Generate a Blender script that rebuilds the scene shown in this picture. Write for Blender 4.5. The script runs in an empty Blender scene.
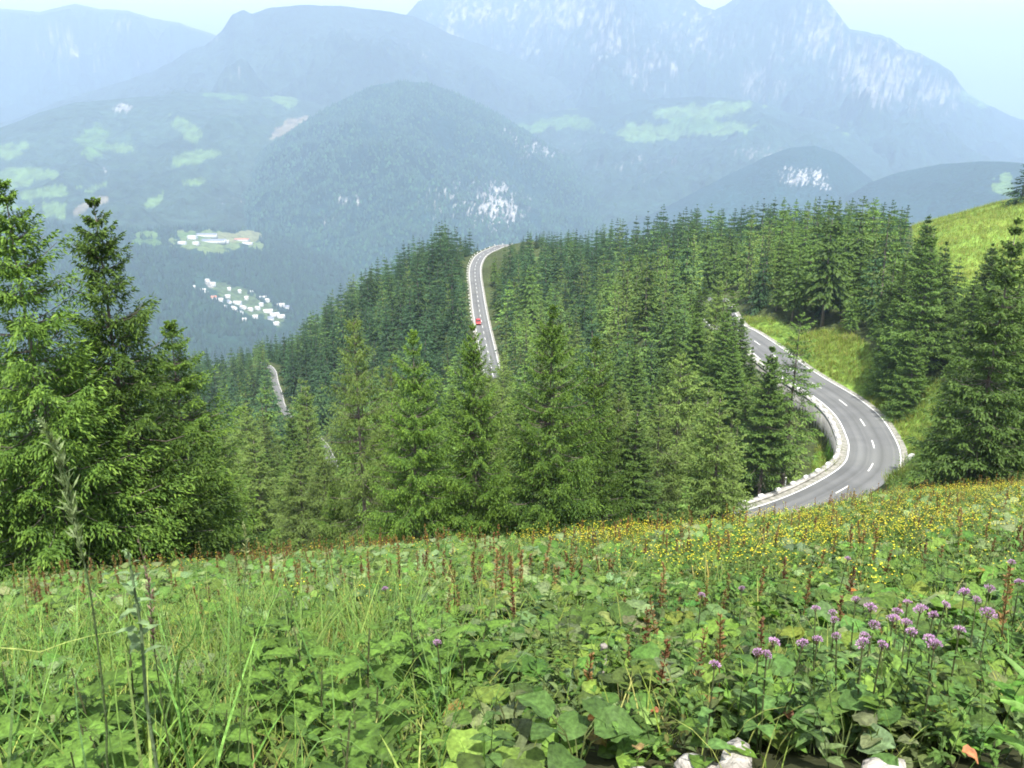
import bpy, math, random
import numpy as np
from mathutils import Vector, Matrix

# ------------------------------------------------------------------ camera, world, sun, exposure
SC = bpy.context.scene
COL = SC.collection
F, PITCH, ZC = 924.0, math.radians(18.2), 1.5          # focal length in pixels, downward pitch, eye height
cam_d = bpy.data.cameras.new('camera'); cam = bpy.data.objects.new('camera', cam_d); COL.objects.link(cam)
cam.location = (0, 0, ZC); cam.rotation_euler = (math.pi/2 - PITCH, 0, 0)
cam_d.sensor_width = 36.0; cam_d.lens = F/1024*36.0
cam_d.clip_start = 0.05; cam_d.clip_end = 80000
SC.camera = cam
SUN_EL, SUN_AZ = math.radians(63), math.radians(170)   # azimuth measured from +Y towards +X: the sun stands high, behind and to the right
world = bpy.data.worlds.new('World'); SC.world = world; world.use_nodes = True
wn = world.node_tree; wn.nodes.clear()
sky = wn.nodes.new('ShaderNodeTexSky'); sky.sky_type = 'NISHITA'; sky.sun_disc = False
sky.sun_elevation = SUN_EL; sky.sun_rotation = SUN_AZ; sky.altitude = 1300; sky.dust_density = 4.0; sky.air_density = 1.0; sky.ozone_density = 0.4
bg = wn.nodes.new('ShaderNodeBackground'); bg.inputs[1].default_value = 0.145
wo = wn.nodes.new('ShaderNodeOutputWorld')
hs = wn.nodes.new('ShaderNodeHueSaturation'); hs.inputs['Saturation'].default_value = .2   # a milky summer sky
wn.links.new(sky.outputs[0], hs.inputs['Color']); wn.links.new(hs.outputs[0], bg.inputs[0]); wn.links.new(bg.outputs[0], wo.inputs[0])
sun_d = bpy.data.lights.new('sun', 'SUN'); sun_d.energy = 4.7; sun_d.angle = math.radians(0.6); sun_d.color = (1, .955, .88)
sun = bpy.data.objects.new('sun', sun_d); COL.objects.link(sun)
sdir = Vector((math.sin(SUN_AZ)*math.cos(SUN_EL), math.cos(SUN_AZ)*math.cos(SUN_EL), math.sin(SUN_EL)))
sun.rotation_euler = sdir.to_track_quat('Z', 'Y').to_euler()
SC.view_settings.view_transform = 'Standard'; SC.view_settings.look = 'None'
SC.view_settings.exposure = 1.15; SC.view_settings.gamma = 1.0
SC.render.engine = 'CYCLES'
cy = SC.cycles
cy.max_bounces = 8; cy.diffuse_bounces = 2; cy.glossy_bounces = 1; cy.transmission_bounces = 2; cy.volume_bounces = 6
cy.transparent_max_bounces = 4; cy.caustics_reflective = False; cy.caustics_refractive = False
cy.filter_width = 1.8; cy.use_denoising = True; cy.use_adaptive_sampling = True; cy.adaptive_threshold = 0.02
HAZE_DENSITY = 1.3e-4

rng = np.random.default_rng(7)
random.seed(7)

# ------------------------------------------------------------------ projection helpers
CP, SP = math.cos(PITCH), math.sin(PITCH)
def ray(u, v):
    """azimuth (from +Y towards +X) and tangent of elevation of a photo pixel"""
    a = (np.asarray(u, float)-512)/F; t = (384-np.asarray(v, float))/F
    x = a; y = CP + t*SP; z = -SP + t*CP
    return np.arctan2(x, y), z/np.hypot(x, y)
def pix(x, y, z):
    z = z - ZC
    d = y*CP - z*SP; up = y*SP + z*CP
    return 512 + F*x/d, 384 - F*up/d
def at(u, v, D):
    th, s = ray(u, v)
    return np.array((D*math.sin(th), D*math.cos(th), ZC + s*D))
def on_plane(u, v, z0):
    th, s = ray(u, v); D = (z0-ZC)/s
    return np.array((D*math.sin(th), D*math.cos(th), z0))

# ------------------------------------------------------------------ numpy noise
def _hash(ix, iy, seed):
    n = (ix*374761393 + iy*668265263 + seed*1442695041) & 0xffffffff
    n = ((n ^ (n >> 13))*1274126177) & 0xffffffff
    return ((n ^ (n >> 16)) & 0xffff)/65535.0
def vnoise(x, y, seed=0):
    x = np.asarray(x, float); y = np.asarray(y, float)
    ix = np.floor(x).astype(np.int64); iy = np.floor(y).astype(np.int64)
    fx = x-ix; fy = y-iy
    fx = fx*fx*(3-2*fx); fy = fy*fy*(3-2*fy)
    a = _hash(ix, iy, seed); b = _hash(ix+1, iy, seed); c = _hash(ix, iy+1, seed); d = _hash(ix+1, iy+1, seed)
    return (a*(1-fx)+b*fx)*(1-fy) + (c*(1-fx)+d*fx)*fy
def fbm(x, y, oct=4, seed=0, gain=.5):
    s = 0; a = 1; n = 0
    for k in range(oct):
        s = s + a*vnoise(x*2**k+17.3*k, y*2**k-9.1*k, seed+k); n += a; a *= gain
    return s/n - .5
def ridged(x, y, oct=4, seed=0):
    s = 0; a = 1; n = 0
    for k in range(oct):
        s = s + a*(1-np.abs(2*vnoise(x*2**k+7*k, y*2**k+3*k, seed+k)-1)); n += a; a *= .5
    return s/n
def smooth(a, b, x):
    t = np.clip((x-a)/(b-a), 0, 1); return t*t*(3-2*t)

# ------------------------------------------------------------------ object helpers
def tag(o, label=None, cat=None, group=None, kind=None):
    if label: o['label'] = label
    if cat: o['category'] = cat
    if group: o['group'] = group
    if kind: o['kind'] = kind
    return o
def link(name, me, parent=None):
    o = bpy.data.objects.new(name, me); COL.objects.link(o)
    if parent: o.parent = parent
    return o
def empty(name, loc=(0, 0, 0), rz=0, s=1.0):
    o = bpy.data.objects.new(name, None); COL.objects.link(o)
    o.location = loc; o.rotation_euler = (0, 0, rz); o.scale = (s, s, s); o.empty_display_size = .2
    return o
def mesh(name, V, Q=None, T=None, C=None, mats=(), mi=None, smooth_=False):
    V = np.asarray(V, np.float32).reshape(-1, 3)
    Q = np.zeros((0, 4), np.int32) if Q is None or len(Q) == 0 else np.asarray(Q, np.int32)
    T = np.zeros((0, 3), np.int32) if T is None or len(T) == 0 else np.asarray(T, np.int32)
    me = bpy.data.meshes.new(name)
    me.vertices.add(len(V)); me.vertices.foreach_set('co', V.ravel())
    nl = len(Q)*4 + len(T)*3
    me.loops.add(nl); me.loops.foreach_set('vertex_index', np.concatenate((Q.ravel(), T.ravel())).astype(np.int32))
    nf = len(Q)+len(T)
    me.polygons.add(nf)
    st = np.concatenate((np.arange(len(Q))*4, len(Q)*4 + np.arange(len(T))*3)).astype(np.int32)
    me.polygons.foreach_set('loop_start', st)
    if mi is not None: me.polygons.foreach_set('material_index', np.asarray(mi, np.int32))
    if smooth_: me.polygons.foreach_set('use_smooth', np.ones(nf, bool))
    me.update(calc_edges=True)
    if C is not None:
        C = np.asarray(C, np.float32)
        if C.shape[1] == 3: C = np.concatenate((C, np.ones((len(C), 1), np.float32)), 1)
        ca = me.color_attributes.new('Col', 'FLOAT_COLOR', 'POINT'); ca.data.foreach_set('color', C.ravel())
    for m in mats: me.materials.append(m)
    return me
class MB:
    """collects boxes, tubes, strips into one mesh"""
    def __init__(s): s.V = []; s.Q = []; s.T = []; s.C = []; s.n = 0; s.mq = []; s.mt = []
    def add(s, V, Q=(), T=(), col=(1, 1, 1), m=0):
        V = np.asarray(V, float).reshape(-1, 3); c = np.asarray(col, float)
        if c.ndim == 1: c = np.tile(c, (len(V), 1))
        s.V.append(V); s.C.append(c)
        if len(Q): s.Q.append(np.asarray(Q)+s.n); s.mq += [m]*len(Q)
        if len(T): s.T.append(np.asarray(T)+s.n); s.mt += [m]*len(T)
        s.n += len(V)
    def box(s, c, size, rz=0, bevel=.0, col=(1, 1, 1), m=0, taper=1.0):
        hx, hy, hz = [k/2 for k in size]; b = bevel
        V = []; Q = []
        if b <= 0:
            ring = [(-hx, -hy), (hx, -hy), (hx, hy), (-hx, hy)]; lev = [(-hz, 0), (hz, 0)]
        else:
            ring = [(-hx+b, -hy), (hx-b, -hy), (hx, -hy+b), (hx, hy-b), (hx-b, hy), (-hx+b, hy), (-hx, hy-b), (-hx, -hy+b)]
            lev = [(-hz, b), (-hz+b, 0), (hz-b, 0), (hz, b)]
        n = len(ring)
        for (z, ins) in lev:
            k = taper if z > 0 else 1.0
            for (x, y) in ring:
                fx = (hx-ins)/hx; fy = (hy-ins)/hy
                V.append((x*fx*k, y*fy*k, z))
        for L in range(len(lev)-1):
            for i in range(n):
                j = (i+1) % n; Q.append((L*n+i, L*n+j, (L+1)*n+j, (L+1)*n+i))
        V = np.array(V); T = []
        top = (len(lev)-1)*n
        if n == 4: Q += [(3, 2, 1, 0), (top, top+1, top+2, top+3)]
        else:
            for i in range(1, n-1): T += [(0, i+1, i), (top, top+i, top+i+1)]
        cr, sr = math.cos(rz), math.sin(rz)
        V = V @ np.array(((cr, sr, 0), (-sr, cr, 0), (0, 0, 1))) + np.asarray(c, float)
        s.add(V, Q, T, col, m)
    def tube(s, P, r, n=6, col=(1, 1, 1), m=0, cap=True):
        P = np.asarray(P, float); r = np.broadcast_to(np.asarray(r, float), (len(P),))
        d = np.gradient(P, axis=0); d /= np.linalg.norm(d, axis=1)[:, None]+1e-9
        ref = np.where(np.abs(d[:, 2:3]) > .9, np.array([[1., 0, 0]]), np.array([[0, 0, 1.]]))
        a = np.cross(d, ref); a /= np.linalg.norm(a, axis=1)[:, None]+1e-9; b = np.cross(d, a)
        ang = np.arange(n)*2*math.pi/n
        V = P[:, None]+r[:, None, None]*(np.cos(ang)[None, :, None]*a[:, None]+np.sin(ang)[None, :, None]*b[:, None])
        Q = [(k*n+i, k*n+(i+1) % n, (k+1)*n+(i+1) % n, (k+1)*n+i) for k in range(len(P)-1) for i in range(n)]
        T = []
        if cap:
            e = (len(P)-1)*n
            for i in range(1, n-1): T += [(0, i+1, i), (e, e+i, e+i+1)]
        s.add(V, Q, T, col, m)
    def arrays(s):
        V = np.concatenate(s.V); C = np.concatenate(s.C)
        Q = np.concatenate(s.Q) if s.Q else np.zeros((0, 4), int)
        T = np.concatenate(s.T) if s.T else np.zeros((0, 3), int)
        return V, Q, T, C
    def me(s, name, mats, smooth_=False):
        V, Q, T, C = s.arrays()
        return mesh(name, V, Q, T, C, mats, s.mq+s.mt, smooth_)
    def build(s, name, mats, parent=None, smooth_=False):
        return link(name, s.me(name, mats if isinstance(mats, (list, tuple)) else [mats], smooth_), parent)

def merge(templates, idx, M, jit=None):
    """many transformed copies of templates (V,Q,T,C) in one set of arrays; M: (n,4,4); jit: (n,3) colour multiplier"""
    Vs = []; Qs = []; Ts = []; Cs = []; n = 0
    for k, (V, Q, T, C) in enumerate(templates):
        I = np.nonzero(idx == k)[0]
        if not len(I): continue
        VV = np.einsum('nij,vj->nvi', M[I, :3, :3], V) + M[I, None, :3, 3]
        CC = np.tile(C[None], (len(I), 1, 1))
        if jit is not None: CC = CC*jit[I, None, :]
        off = n + np.arange(len(I))*len(V)
        if len(Q): Qs.append((Q[None]+off[:, None, None]).reshape(-1, 4))
        if len(T): Ts.append((T[None]+off[:, None, None]).reshape(-1, 3))
        Vs.append(VV.reshape(-1, 3)); Cs.append(CC.reshape(-1, CC.shape[2])); n += len(I)*len(V)
    return (np.concatenate(Vs), np.concatenate(Qs) if Qs else None, np.concatenate(Ts) if Ts else None, np.concatenate(Cs))
def xf(pos, rz, s, tilt=None, sz=None):
    n = len(pos); M = np.zeros((n, 4, 4)); c, k = np.cos(rz), np.sin(rz)
    s = np.broadcast_to(s, (n,)); sz = s if sz is None else sz
    M[:, 0, 0] = c*s; M[:, 0, 1] = -k*s; M[:, 1, 0] = k*s; M[:, 1, 1] = c*s; M[:, 2, 2] = sz; M[:, 3, 3] = 1
    if tilt is not None: M[:, 0, 2] = tilt[:, 0]*sz; M[:, 1, 2] = tilt[:, 1]*sz
    M[:, :3, 3] = pos
    return M

# ------------------------------------------------------------------ materials
def nt(name):
    m = bpy.data.materials.new(name); m.use_nodes = True; t = m.node_tree; t.nodes.clear()
    o = t.nodes.new('ShaderNodeOutputMaterial'); return m, t, o
def N(t, typ, **kw):
    n = t.nodes.new(typ)
    for k, v in kw.items():
        if k.startswith('i_'): n.inputs[k[2:].replace('_', ' ')].default_value = v
        else: setattr(n, k, v)
    return n
def mix(t, a, b, fac, blend='MIX'):
    n = t.nodes.new('ShaderNodeMix'); n.data_type = 'RGBA'; n.blend_type = blend
    for s, v in ((n.inputs['Factor'], fac), (n.inputs[6], a), (n.inputs[7], b)):
        if isinstance(v, (int, float)): s.default_value = v
        elif isinstance(v, tuple): s.default_value = v if len(v) == 4 else v+(1,)
        else: t.links.new(v, s)
    return n.outputs[2]
def foliage_mat(name, trans=.3, rough=.55, spec=.3, var=.35, tcol=(1.25, 1.35, .6), mottle=False):
    """foliage colour from the mesh's own leaf colours, with per-plant variation"""
    m, t, o = nt(name)
    at_ = N(t, 'ShaderNodeAttribute', attribute_name='Col')
    oi = N(t, 'ShaderNodeObjectInfo')
    mr = N(t, 'ShaderNodeMapRange'); mr.inputs['To Min'].default_value = 1-var; mr.inputs['To Max'].default_value = 1+var
    t.links.new(oi.outputs['Random'], mr.inputs['Value'])
    vm = N(t, 'ShaderNodeVectorMath', operation='SCALE'); t.links.new(at_.outputs['Color'], vm.inputs[0]); t.links.new(mr.outputs[0], vm.inputs['Scale'])
    p = N(t, 'ShaderNodeBsdfPrincipled', i_Roughness=rough); p.inputs['Specular IOR Level'].default_value = spec
    if mottle:
        g = N(t, 'ShaderNodeNewGeometry'); nn = N(t, 'ShaderNodeTexNoise', i_Scale=45, i_Detail=5); t.links.new(g.outputs['Position'], nn.inputs['Vector'])
        m2 = N(t, 'ShaderNodeMapRange'); m2.inputs['From Min'].default_value = .3; m2.inputs['From Max'].default_value = .7; m2.inputs['To Min'].default_value = .62; m2.inputs['To Max'].default_value = 1.38
        t.links.new(nn.outputs[0], m2.inputs['Value'])
        v2 = N(t, 'ShaderNodeVectorMath', operation='SCALE'); t.links.new(vm.outputs[0], v2.inputs[0]); t.links.new(m2.outputs[0], v2.inputs['Scale']); vm = v2
        b = N(t, 'ShaderNodeBump', i_Strength=.6, i_Distance=.012); t.links.new(nn.outputs[0], b.inputs['Height']); t.links.new(b.outputs[0], p.inputs['Normal'])
    t.links.new(vm.outputs[0], p.inputs['Base Color'])
    tr = N(t, 'ShaderNodeBsdfTranslucent')
    t.links.new(mix(t, vm.outputs[0], tcol, 1.0, 'MULTIPLY'), tr.inputs['Color'])
    ms = N(t, 'ShaderNodeMixShader'); ms.inputs[0].default_value = trans
    t.links.new(p.outputs[0], ms.inputs[1]); t.links.new(tr.outputs[0], ms.inputs[2]); t.links.new(ms.outputs[0], o.inputs[0])
    return m
def noisy(name, c1, c2, scale=3.0, rough=.8, bump=.3, bscale=None, detail=6, stretch=None, spec=.3, attr=False, c3=None):
    m, t, o = nt(name)
    g = N(t, 'ShaderNodeNewGeometry'); mp = N(t, 'ShaderNodeMapping')
    t.links.new(g.outputs['Position'], mp.inputs['Vector'])
    if stretch: mp.inputs['Scale'].default_value = stretch
    n1 = N(t, 'ShaderNodeTexNoise', i_Scale=scale, i_Detail=detail); t.links.new(mp.outputs[0], n1.inputs['Vector'])
    r = N(t, 'ShaderNodeValToRGB'); r.color_ramp.elements[0].position = .33; r.color_ramp.elements[1].position = .67
    r.color_ramp.elements[0].color = c1+(1,); r.color_ramp.elements[1].color = c2+(1,)
    t.links.new(n1.outputs[0], r.inputs[0]); col = r.outputs[0]
    if c3:
        n3 = N(t, 'ShaderNodeTexNoise', i_Scale=scale*.17, i_Detail=4); t.links.new(mp.outputs[0], n3.inputs['Vector'])
        r3 = N(t, 'ShaderNodeValToRGB'); r3.color_ramp.elements[0].position = .45; r3.color_ramp.elements[1].position = .62
        t.links.new(n3.outputs[0], r3.inputs[0]); col = mix(t, col, c3, r3.outputs[0])
    if attr:
        a = N(t, 'ShaderNodeAttribute', attribute_name='Col'); col = mix(t, a.outputs['Color'], col, 1.0, 'MULTIPLY')
    p = N(t, 'ShaderNodeBsdfPrincipled', i_Roughness=rough); p.inputs['Specular IOR Level'].default_value = spec
    t.links.new(col, p.inputs['Base Color'])
    if bump:
        n2 = N(t, 'ShaderNodeTexNoise', i_Scale=bscale or scale*6, i_Detail=6); t.links.new(mp.outputs[0], n2.inputs['Vector'])
        b = N(t, 'ShaderNodeBump', i_Strength=bump, i_Distance=.05); t.links.new(n2.outputs[0], b.inputs['Height']); t.links.new(b.outputs[0], p.inputs['Normal'])
    t.links.new(p.outputs[0], o.inputs[0])
    return m
def terrain_mat(name, cell, bump, dist, var=(.55, 1.5)):
    """ground colour from the vertex colours, broken up by grain of a given cell size (metres)"""
    m, t, o = nt(name)
    a = N(t, 'ShaderNodeAttribute', attribute_name='Col'); g = N(t, 'ShaderNodeNewGeometry')
    v = N(t, 'ShaderNodeTexNoise', i_Scale=1/cell, i_Detail=5); t.links.new(g.outputs['Position'], v.inputs['Vector'])
    mr = N(t, 'ShaderNodeMapRange'); mr.inputs['From Min'].default_value = .3; mr.inputs['From Max'].default_value = .7
    mr.inputs['To Min'].default_value = var[0]; mr.inputs['To Max'].default_value = var[1]; t.links.new(v.outputs[0], mr.inputs['Value'])
    vm = N(t, 'ShaderNodeVectorMath', operation='SCALE'); t.links.new(a.outputs['Color'], vm.inputs[0]); t.links.new(mr.outputs[0], vm.inputs['Scale'])
    p = N(t, 'ShaderNodeBsdfPrincipled', i_Roughness=.9); p.inputs['Specular IOR Level'].default_value = .1
    t.links.new(vm.outputs[0], p.inputs['Base Color'])
    b = N(t, 'ShaderNodeBump', i_Strength=bump, i_Distance=dist); t.links.new(v.outputs[0], b.inputs['Height']); t.links.new(b.outputs[0], p.inputs['Normal'])
    t.links.new(p.outputs[0], o.inputs[0]); return m

M_NEEDLE = foliage_mat('needles', .22, .6, .2, .32)
M_LEAF = foliage_mat('leaves', .28, .6, .22, .22, mottle=True)
M_PETAL = foliage_mat('petals', .3, .6, .2, .1, (1.1, 1.0, 1.1))
M_BARK = noisy('bark', (.09, .07, .055), (.2, .175, .15), 4, .9, .6, stretch=(1, 1, .25))
M_TERRAIN = terrain_mat('ground_cover', .9, .7, .25)
M_FARWOOD = terrain_mat('far_wooded_slopes', 16, 1.0, 9)
M_MOUNT = terrain_mat('mountain_slopes', 55, .9, 30, (.6, 1.4))
M_ASPHALT = noisy('asphalt', (.105, .109, .111), (.138, .142, .144), .35, .85, .15, 30, c3=(.135, .14, .138), attr=True)
M_PAINT = noisy('road_paint', (.62, .62, .6), (.82, .82, .8), 2.5, .6, .05)
M_GRAVEL = noisy('pale_gravel', (.16, .16, .13), (.32, .31, .28), 1.5, .9, .5)
M_CONC = noisy('weathered_concrete', (.2, .2, .185), (.4, .39, .36), .9, .9, .4, 8, stretch=(1, 1, .35))
M_PARA = noisy('pale_concrete', (.26, .255, .24), (.42, .41, .39), 1.5, .9, .3)
M_WHITE = noisy('white_painted_stone', (.62, .62, .6), (.84, .84, .82), 1.6, .7, .2)
M_WOOD = noisy('grey_wood', (.16, .14, .12), (.34, .31, .28), 14, .9, .5, stretch=(1, 1, .15))
M_ROCK = noisy('pale_limestone', (.22, .2, .17), (.45, .43, .39), 9, .85, .7, 25)

# ------------------------------------------------------------------ terrain heights
def meadow(x, y):
    return -.462*y + .08*x
# control points: photo pixel of the bare ground and its distance, (u, v, D)
CPTS = [(-120, 600, 40), (60, 600, 40), (200, 580, 60), (540, 558, 45), (350, 572, 45), (700, 562, 55), (800, 556, 75), (690, 545, 25), (740, 534, 27), (800, 527, 31), (860, 519, 37), (905, 511, 46), (560, 560, 70),
        (960, 494, 75), (1060, 474, 75), (1060, 482, 45), (880, 524, 58), (1180, 420, 90),
        (200, 545, 110), (60, 560, 110), (-120, 560, 110), (270, 500, 170), (100, 500, 170), (250, 420, 400), (200, 392, 480), (180, 372, 600), (60, 400, 480),
        (-120, 400, 500), (60, 372, 600), (-120, 372, 600),
        (450, 257, 440), (400, 284, 435), (340, 328, 440), (290, 372, 450), (400, 345, 370), (350, 402, 345), (430, 400, 290),
        (490, 385, 275), (600, 300, 380), (600, 262, 440), (680, 253, 430), (780, 243, 380), (860, 250, 300),
        (600, 385, 240), (700, 352, 230), (650, 480, 150), (700, 470, 140), (560, 490, 150), (450, 500, 150), (380, 500, 160), (650, 555, 90), (500, 560, 95), (350, 560, 95),
        (800, 337, 198), (850, 345, 180), (920, 300, 200), (985, 232, 260), (1024, 202, 300), (925, 224, 320), (885, 390, 152), (915, 440, 128), (1000, 330, 170), (1100, 190, 300),
        (1100, 330, 160), (980, 400, 115)]
_pts = []
for (u, v, D) in CPTS:
    th, s = ray(u, v); _pts.append((float(th), D, float(s)))
def zpt(u, D, z):
    th, _ = ray(u, 300); _pts.append((float(th), D, (z-ZC)/D))
for th in (-.62, -.4, -.2, 0, .2, .4, .62):            # the meadow itself
    for D in (9, 14, 18):
        x, y = D*math.sin(th), D*math.cos(th); _pts.append((th, D, (meadow(x, y)-ZC)/D))
for D in (30, 40):
    for th in (.4, .55, .7): _pts.append((th, D, (meadow(D*math.sin(th), D*math.cos(th))-ZC)/D))
for u in (-200, 60, 200, 350, 480, 600, 720, 860, 1000, 1200):   # beyond the wooded spur everything drops into the valley
    far_hill = u > 880
    zpt(u, 700 if u < 300 else 620, -255 if u < 300 else (-200 if not far_hill else -150))
    zpt(u, 1400, -640 if u < 640 else -600); zpt(u, 2300, -870); zpt(u, 5000, -905); zpt(u, 16000, -905)
# roads
ROAD_R = [(742, 322), (765, 336), (790, 353), (815, 372), (850, 392), (880, 415), (897, 440), (902, 462), (890, 487)]
def catmull(P, step):
    P = np.asarray(P, float); P = np.vstack((2*P[0]-P[1], P, 2*P[-1]-P[-2])); out = []
    for i in range(1, len(P)-2):
        n = max(2, int(np.linalg.norm(P[i+1]-P[i])/step)); t = np.linspace(0, 1, n, endpoint=False)[:, None]
        a, b, c, d = P[i-1], P[i], P[i+1], P[i+2]
        out.append(.5*((2*b)+(-a+c)*t+(2*a-5*b+4*c-d)*t*t+(-a+3*b-3*c+d)*t**3))
    out.append(P[-2:-1]); return np.vstack(out)
def normals2d(P):
    d = np.gradient(P[:, :2], axis=0); d /= np.linalg.norm(d, axis=1)[:, None]+1e-9
    return np.stack((d[:, 1], -d[:, 0]), 1)          # to the right of travel
def offset(P, o, dz=0):
    n = normals2d(P); Q = P.copy(); Q[:, :2] += n*o; Q[:, 2] += dz; return Q
ZR = -50.0
W1 = 7.5
right = catmull([on_plane(u, v, ZR) for u, v in ROAD_R], 2.0)
road1 = offset(right, W1/2)                        # travelling towards the camera the valley side is on the right
ext = [road1[-1]+np.array(k) for k in ((-8.5, -6.3, -.5), (-20, -11.5, -1.6), (-34, -16, -3.2), (-50, -19, -5.5))]
pre = [np.array((64., 278., -62.)), np.array((54., 240., -54.))]
road1 = catmull(np.vstack((pre, road1[::4], ext)), 1.5)
FAR_L = [(483, 352), (476.5, 330), (472, 310), (469.5, 290), (467.5, 275), (468, 264), (473, 254), (486, 247.5), (505, 244)]
FAR_R = [(493, 352), (490, 330), (487, 310), (484, 290), (482.5, 275), (484, 265), (490, 257), (500, 251), (514, 246.5)]
ZF = -85.0
road2 = np.array([(on_plane(*l, ZF)+on_plane(*r, ZF))/2 for l, r in zip(FAR_L, FAR_R)])
road2 = np.vstack(([road2[0]+(road2[0]-road2[1])*1.0], road2, [road2[-1]+np.array((30, 8, -3))]))
road2 = catmull(road2, 3.0); W2 = 5.5
LOW = [(345, 482, 285), (331, 459, 303), (322, 443, 320), (300, 425, 345), (283, 408, 378), (279, 394, 395), (275, 382, 410), (272, 370, 425), (262, 362, 445)]
road3 = catmull([at(*k) for k in LOW], 3.0); W3 = 3.0
ROADS = [(road1, W1), (road2, W2), (road3, W3)]
for P in (road1[::9], road2[::10], road3[::8]):
    for p in P: _pts.append((math.atan2(p[0], p[1]), math.hypot(p[0], p[1]), (p[2]-ZC)/math.hypot(p[0], p[1])))
for o, dz in ((7, -5), (14, -6.5)):
    for p in offset(road1, W1/2+o)[::14]: _pts.append((math.atan2(p[0], p[1]), math.hypot(p[0], p[1]), (p[2]+dz-ZC)/math.hypot(p[0], p[1])))
_pts = np.array(_pts); AK = 2.2
_ctrl = np.stack((_pts[:, 0]*AK, np.log(_pts[:, 1])), 1)
def _tps(r2): return .5*r2*np.log(r2+1e-12)
_n = len(_ctrl); _A = np.zeros((_n+3, _n+3)); _d2 = ((_ctrl[:, None]-_ctrl[None])**2).sum(2)
_A[:_n, :_n] = _tps(_d2)+np.eye(_n)*1e-3; _A[:_n, _n] = 1; _A[:_n, _n+1:] = _ctrl; _A[_n, :_n] = 1; _A[_n+1:, :_n] = _ctrl.T
_w = np.linalg.solve(_A, np.concatenate((_pts[:, 2], np.zeros(3))))
def base_height(x, y):
    th = np.clip(np.arctan2(x, y), -.75, .75); D = np.maximum(np.hypot(x, y), 1e-3)
    q = np.stack((th*AK, np.log(np.clip(D, 8, 17000))), 1); out = np.empty(len(q))
    for k in range(0, len(q), 20000):
        b = q[k:k+20000]; d2 = ((b[:, None]-_ctrl[None])**2).sum(2)
        out[k:k+20000] = _tps(d2) @ _w[:_n] + _w[_n] + b @ _w[_n+1:]
    z = ZC + out*D
    w = smooth(11, 19, D)
    return meadow(x, y)*(1-w)*1.0 + z*w
_rc = [(P[:, :2], P[:, 2], w, normals2d(P)) for P, w in ROADS]
def height(x, y):
    x = np.asarray(x, float).ravel(); y = np.asarray(y, float).ravel()
    z = base_height(x, y); D = np.hypot(x, y)
    z = z + fbm(x/14, y/14, 3, 5)*np.clip((D-20)*.02, 0, 2.2) + fbm(x/1.3, y/1.3, 3, 9)*.16*(1-smooth(60, 140, D))
    z = z + fbm(x/260, y/260, 4, 15)*smooth(600, 1500, D)*120*(1-smooth(2500, 4000, D))
    back = smooth(1.6, 2.6, np.abs(np.arctan2(x, y)))
    z = z*(1-back) + back*(.25*D*(D < 60)+.25*60*(D >= 60))
    for k, (P, pz, w, nn) in enumerate(_rc):
        lo, hi = P.min(0)-40, P.max(0)+40
        I = np.nonzero((x > lo[0]) & (x < hi[0]) & (y > lo[1]) & (y < hi[1]))[0]
        for c in range(0, len(I), 8000):
            J = I[c:c+8000]; d2 = (x[J, None]-P[None, :, 0])**2 + (y[J, None]-P[None, :, 1])**2
            m = d2.argmin(1); dd = np.sqrt(d2[np.arange(len(J)), m])
            side = (x[J]-P[m, 0])*nn[m, 0] + (y[J]-P[m, 1])*nn[m, 1]
            h = w/2
            rz = pz[m]-.14
            if k == 0:
                drop = np.where(side > 0, smooth(h+1.15, h+1.6, dd), 0)
                flat = np.where(side > 0, 1-smooth(h+4, h+14, dd), 1-smooth(h+1.2, h+9, dd))
                z[J] = z[J]*(1-flat) + (rz - 4.6*drop)*flat
            else:
                flat = 1-smooth(h+1.2, h+11, dd)
                z[J] = z[J]*(1-flat) + rz*flat
    return z
def hgt(x, y): return float(height([x], [y])[0])
def ground_at(u, v, dmin=2.0, dmax=900):
    """first ground point seen along a photo pixel"""
    th, s = ray(u, v); D = np.geomspace(dmin, dmax, 900)
    x, y = D*math.sin(th), D*math.cos(th); z = height(x, y); d = z-(ZC+s*D)
    k = np.nonzero(d > 0)[0]
    k = k[0] if len(k) else len(D)-1
    return np.array((x[k], y[k], z[k]))

# ------------------------------------------------------------------ the ground sheet
def inpoly(u, v, poly):
    c = np.zeros(np.shape(u), bool); n = len(poly)
    for i in range(n):
        (x1, y1), (x2, y2) = poly[i], poly[(i+1) % n]
        if y1 == y2: continue
        c ^= ((y1 > v) != (y2 > v)) & (u < (x2-x1)*(v-y1)/(y2-y1)+x1)
    return c
# open grass among the woods, in photo pixels of the ground
GRASS_SLOPE = [(735, 318), (770, 318), (800, 334), (842, 330), (868, 345), (878, 372), (884, 398), (900, 430), (906, 470), (890, 492), (850, 400), (800, 362)]
BANK_RIGHT = [(884, 380), (940, 380), (950, 480), (890, 500), (900, 470), (898, 440)]
GRASS_WALL = [(815, 412), (836, 430), (842, 455), (835, 474), (815, 486), (812, 470), (818, 445)]
GRASS_HILL = [(912, 218), (935, 205), (1100, 150), (1100, 330), (1000, 320), (935, 300), (915, 262)]
GRASS_FAR = [(485, 290), (489, 288), (501, 352), (494, 352)]
th_in = np.linspace(-.66, .66, 440)
th_all = np.concatenate((np.linspace(-math.pi, -.68, 36), th_in, np.linspace(.68, math.pi, 36)))
ds = np.concatenate((np.geomspace(.6, 90, 190), np.geomspace(91, 235, 150), np.geomspace(236, 700, 170), np.geomspace(712, 17000, 110)))
TH, DD = np.meshgrid(th_all, ds)
gx, gy = DD*np.sin(TH), DD*np.cos(TH)
gz = height(gx, gy).reshape(gx.shape)
nr, nc = gx.shape
V = np.stack((gx, gy, gz), -1).reshape(-1, 3)
ii = np.arange(nr*nc).reshape(nr, nc)
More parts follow.
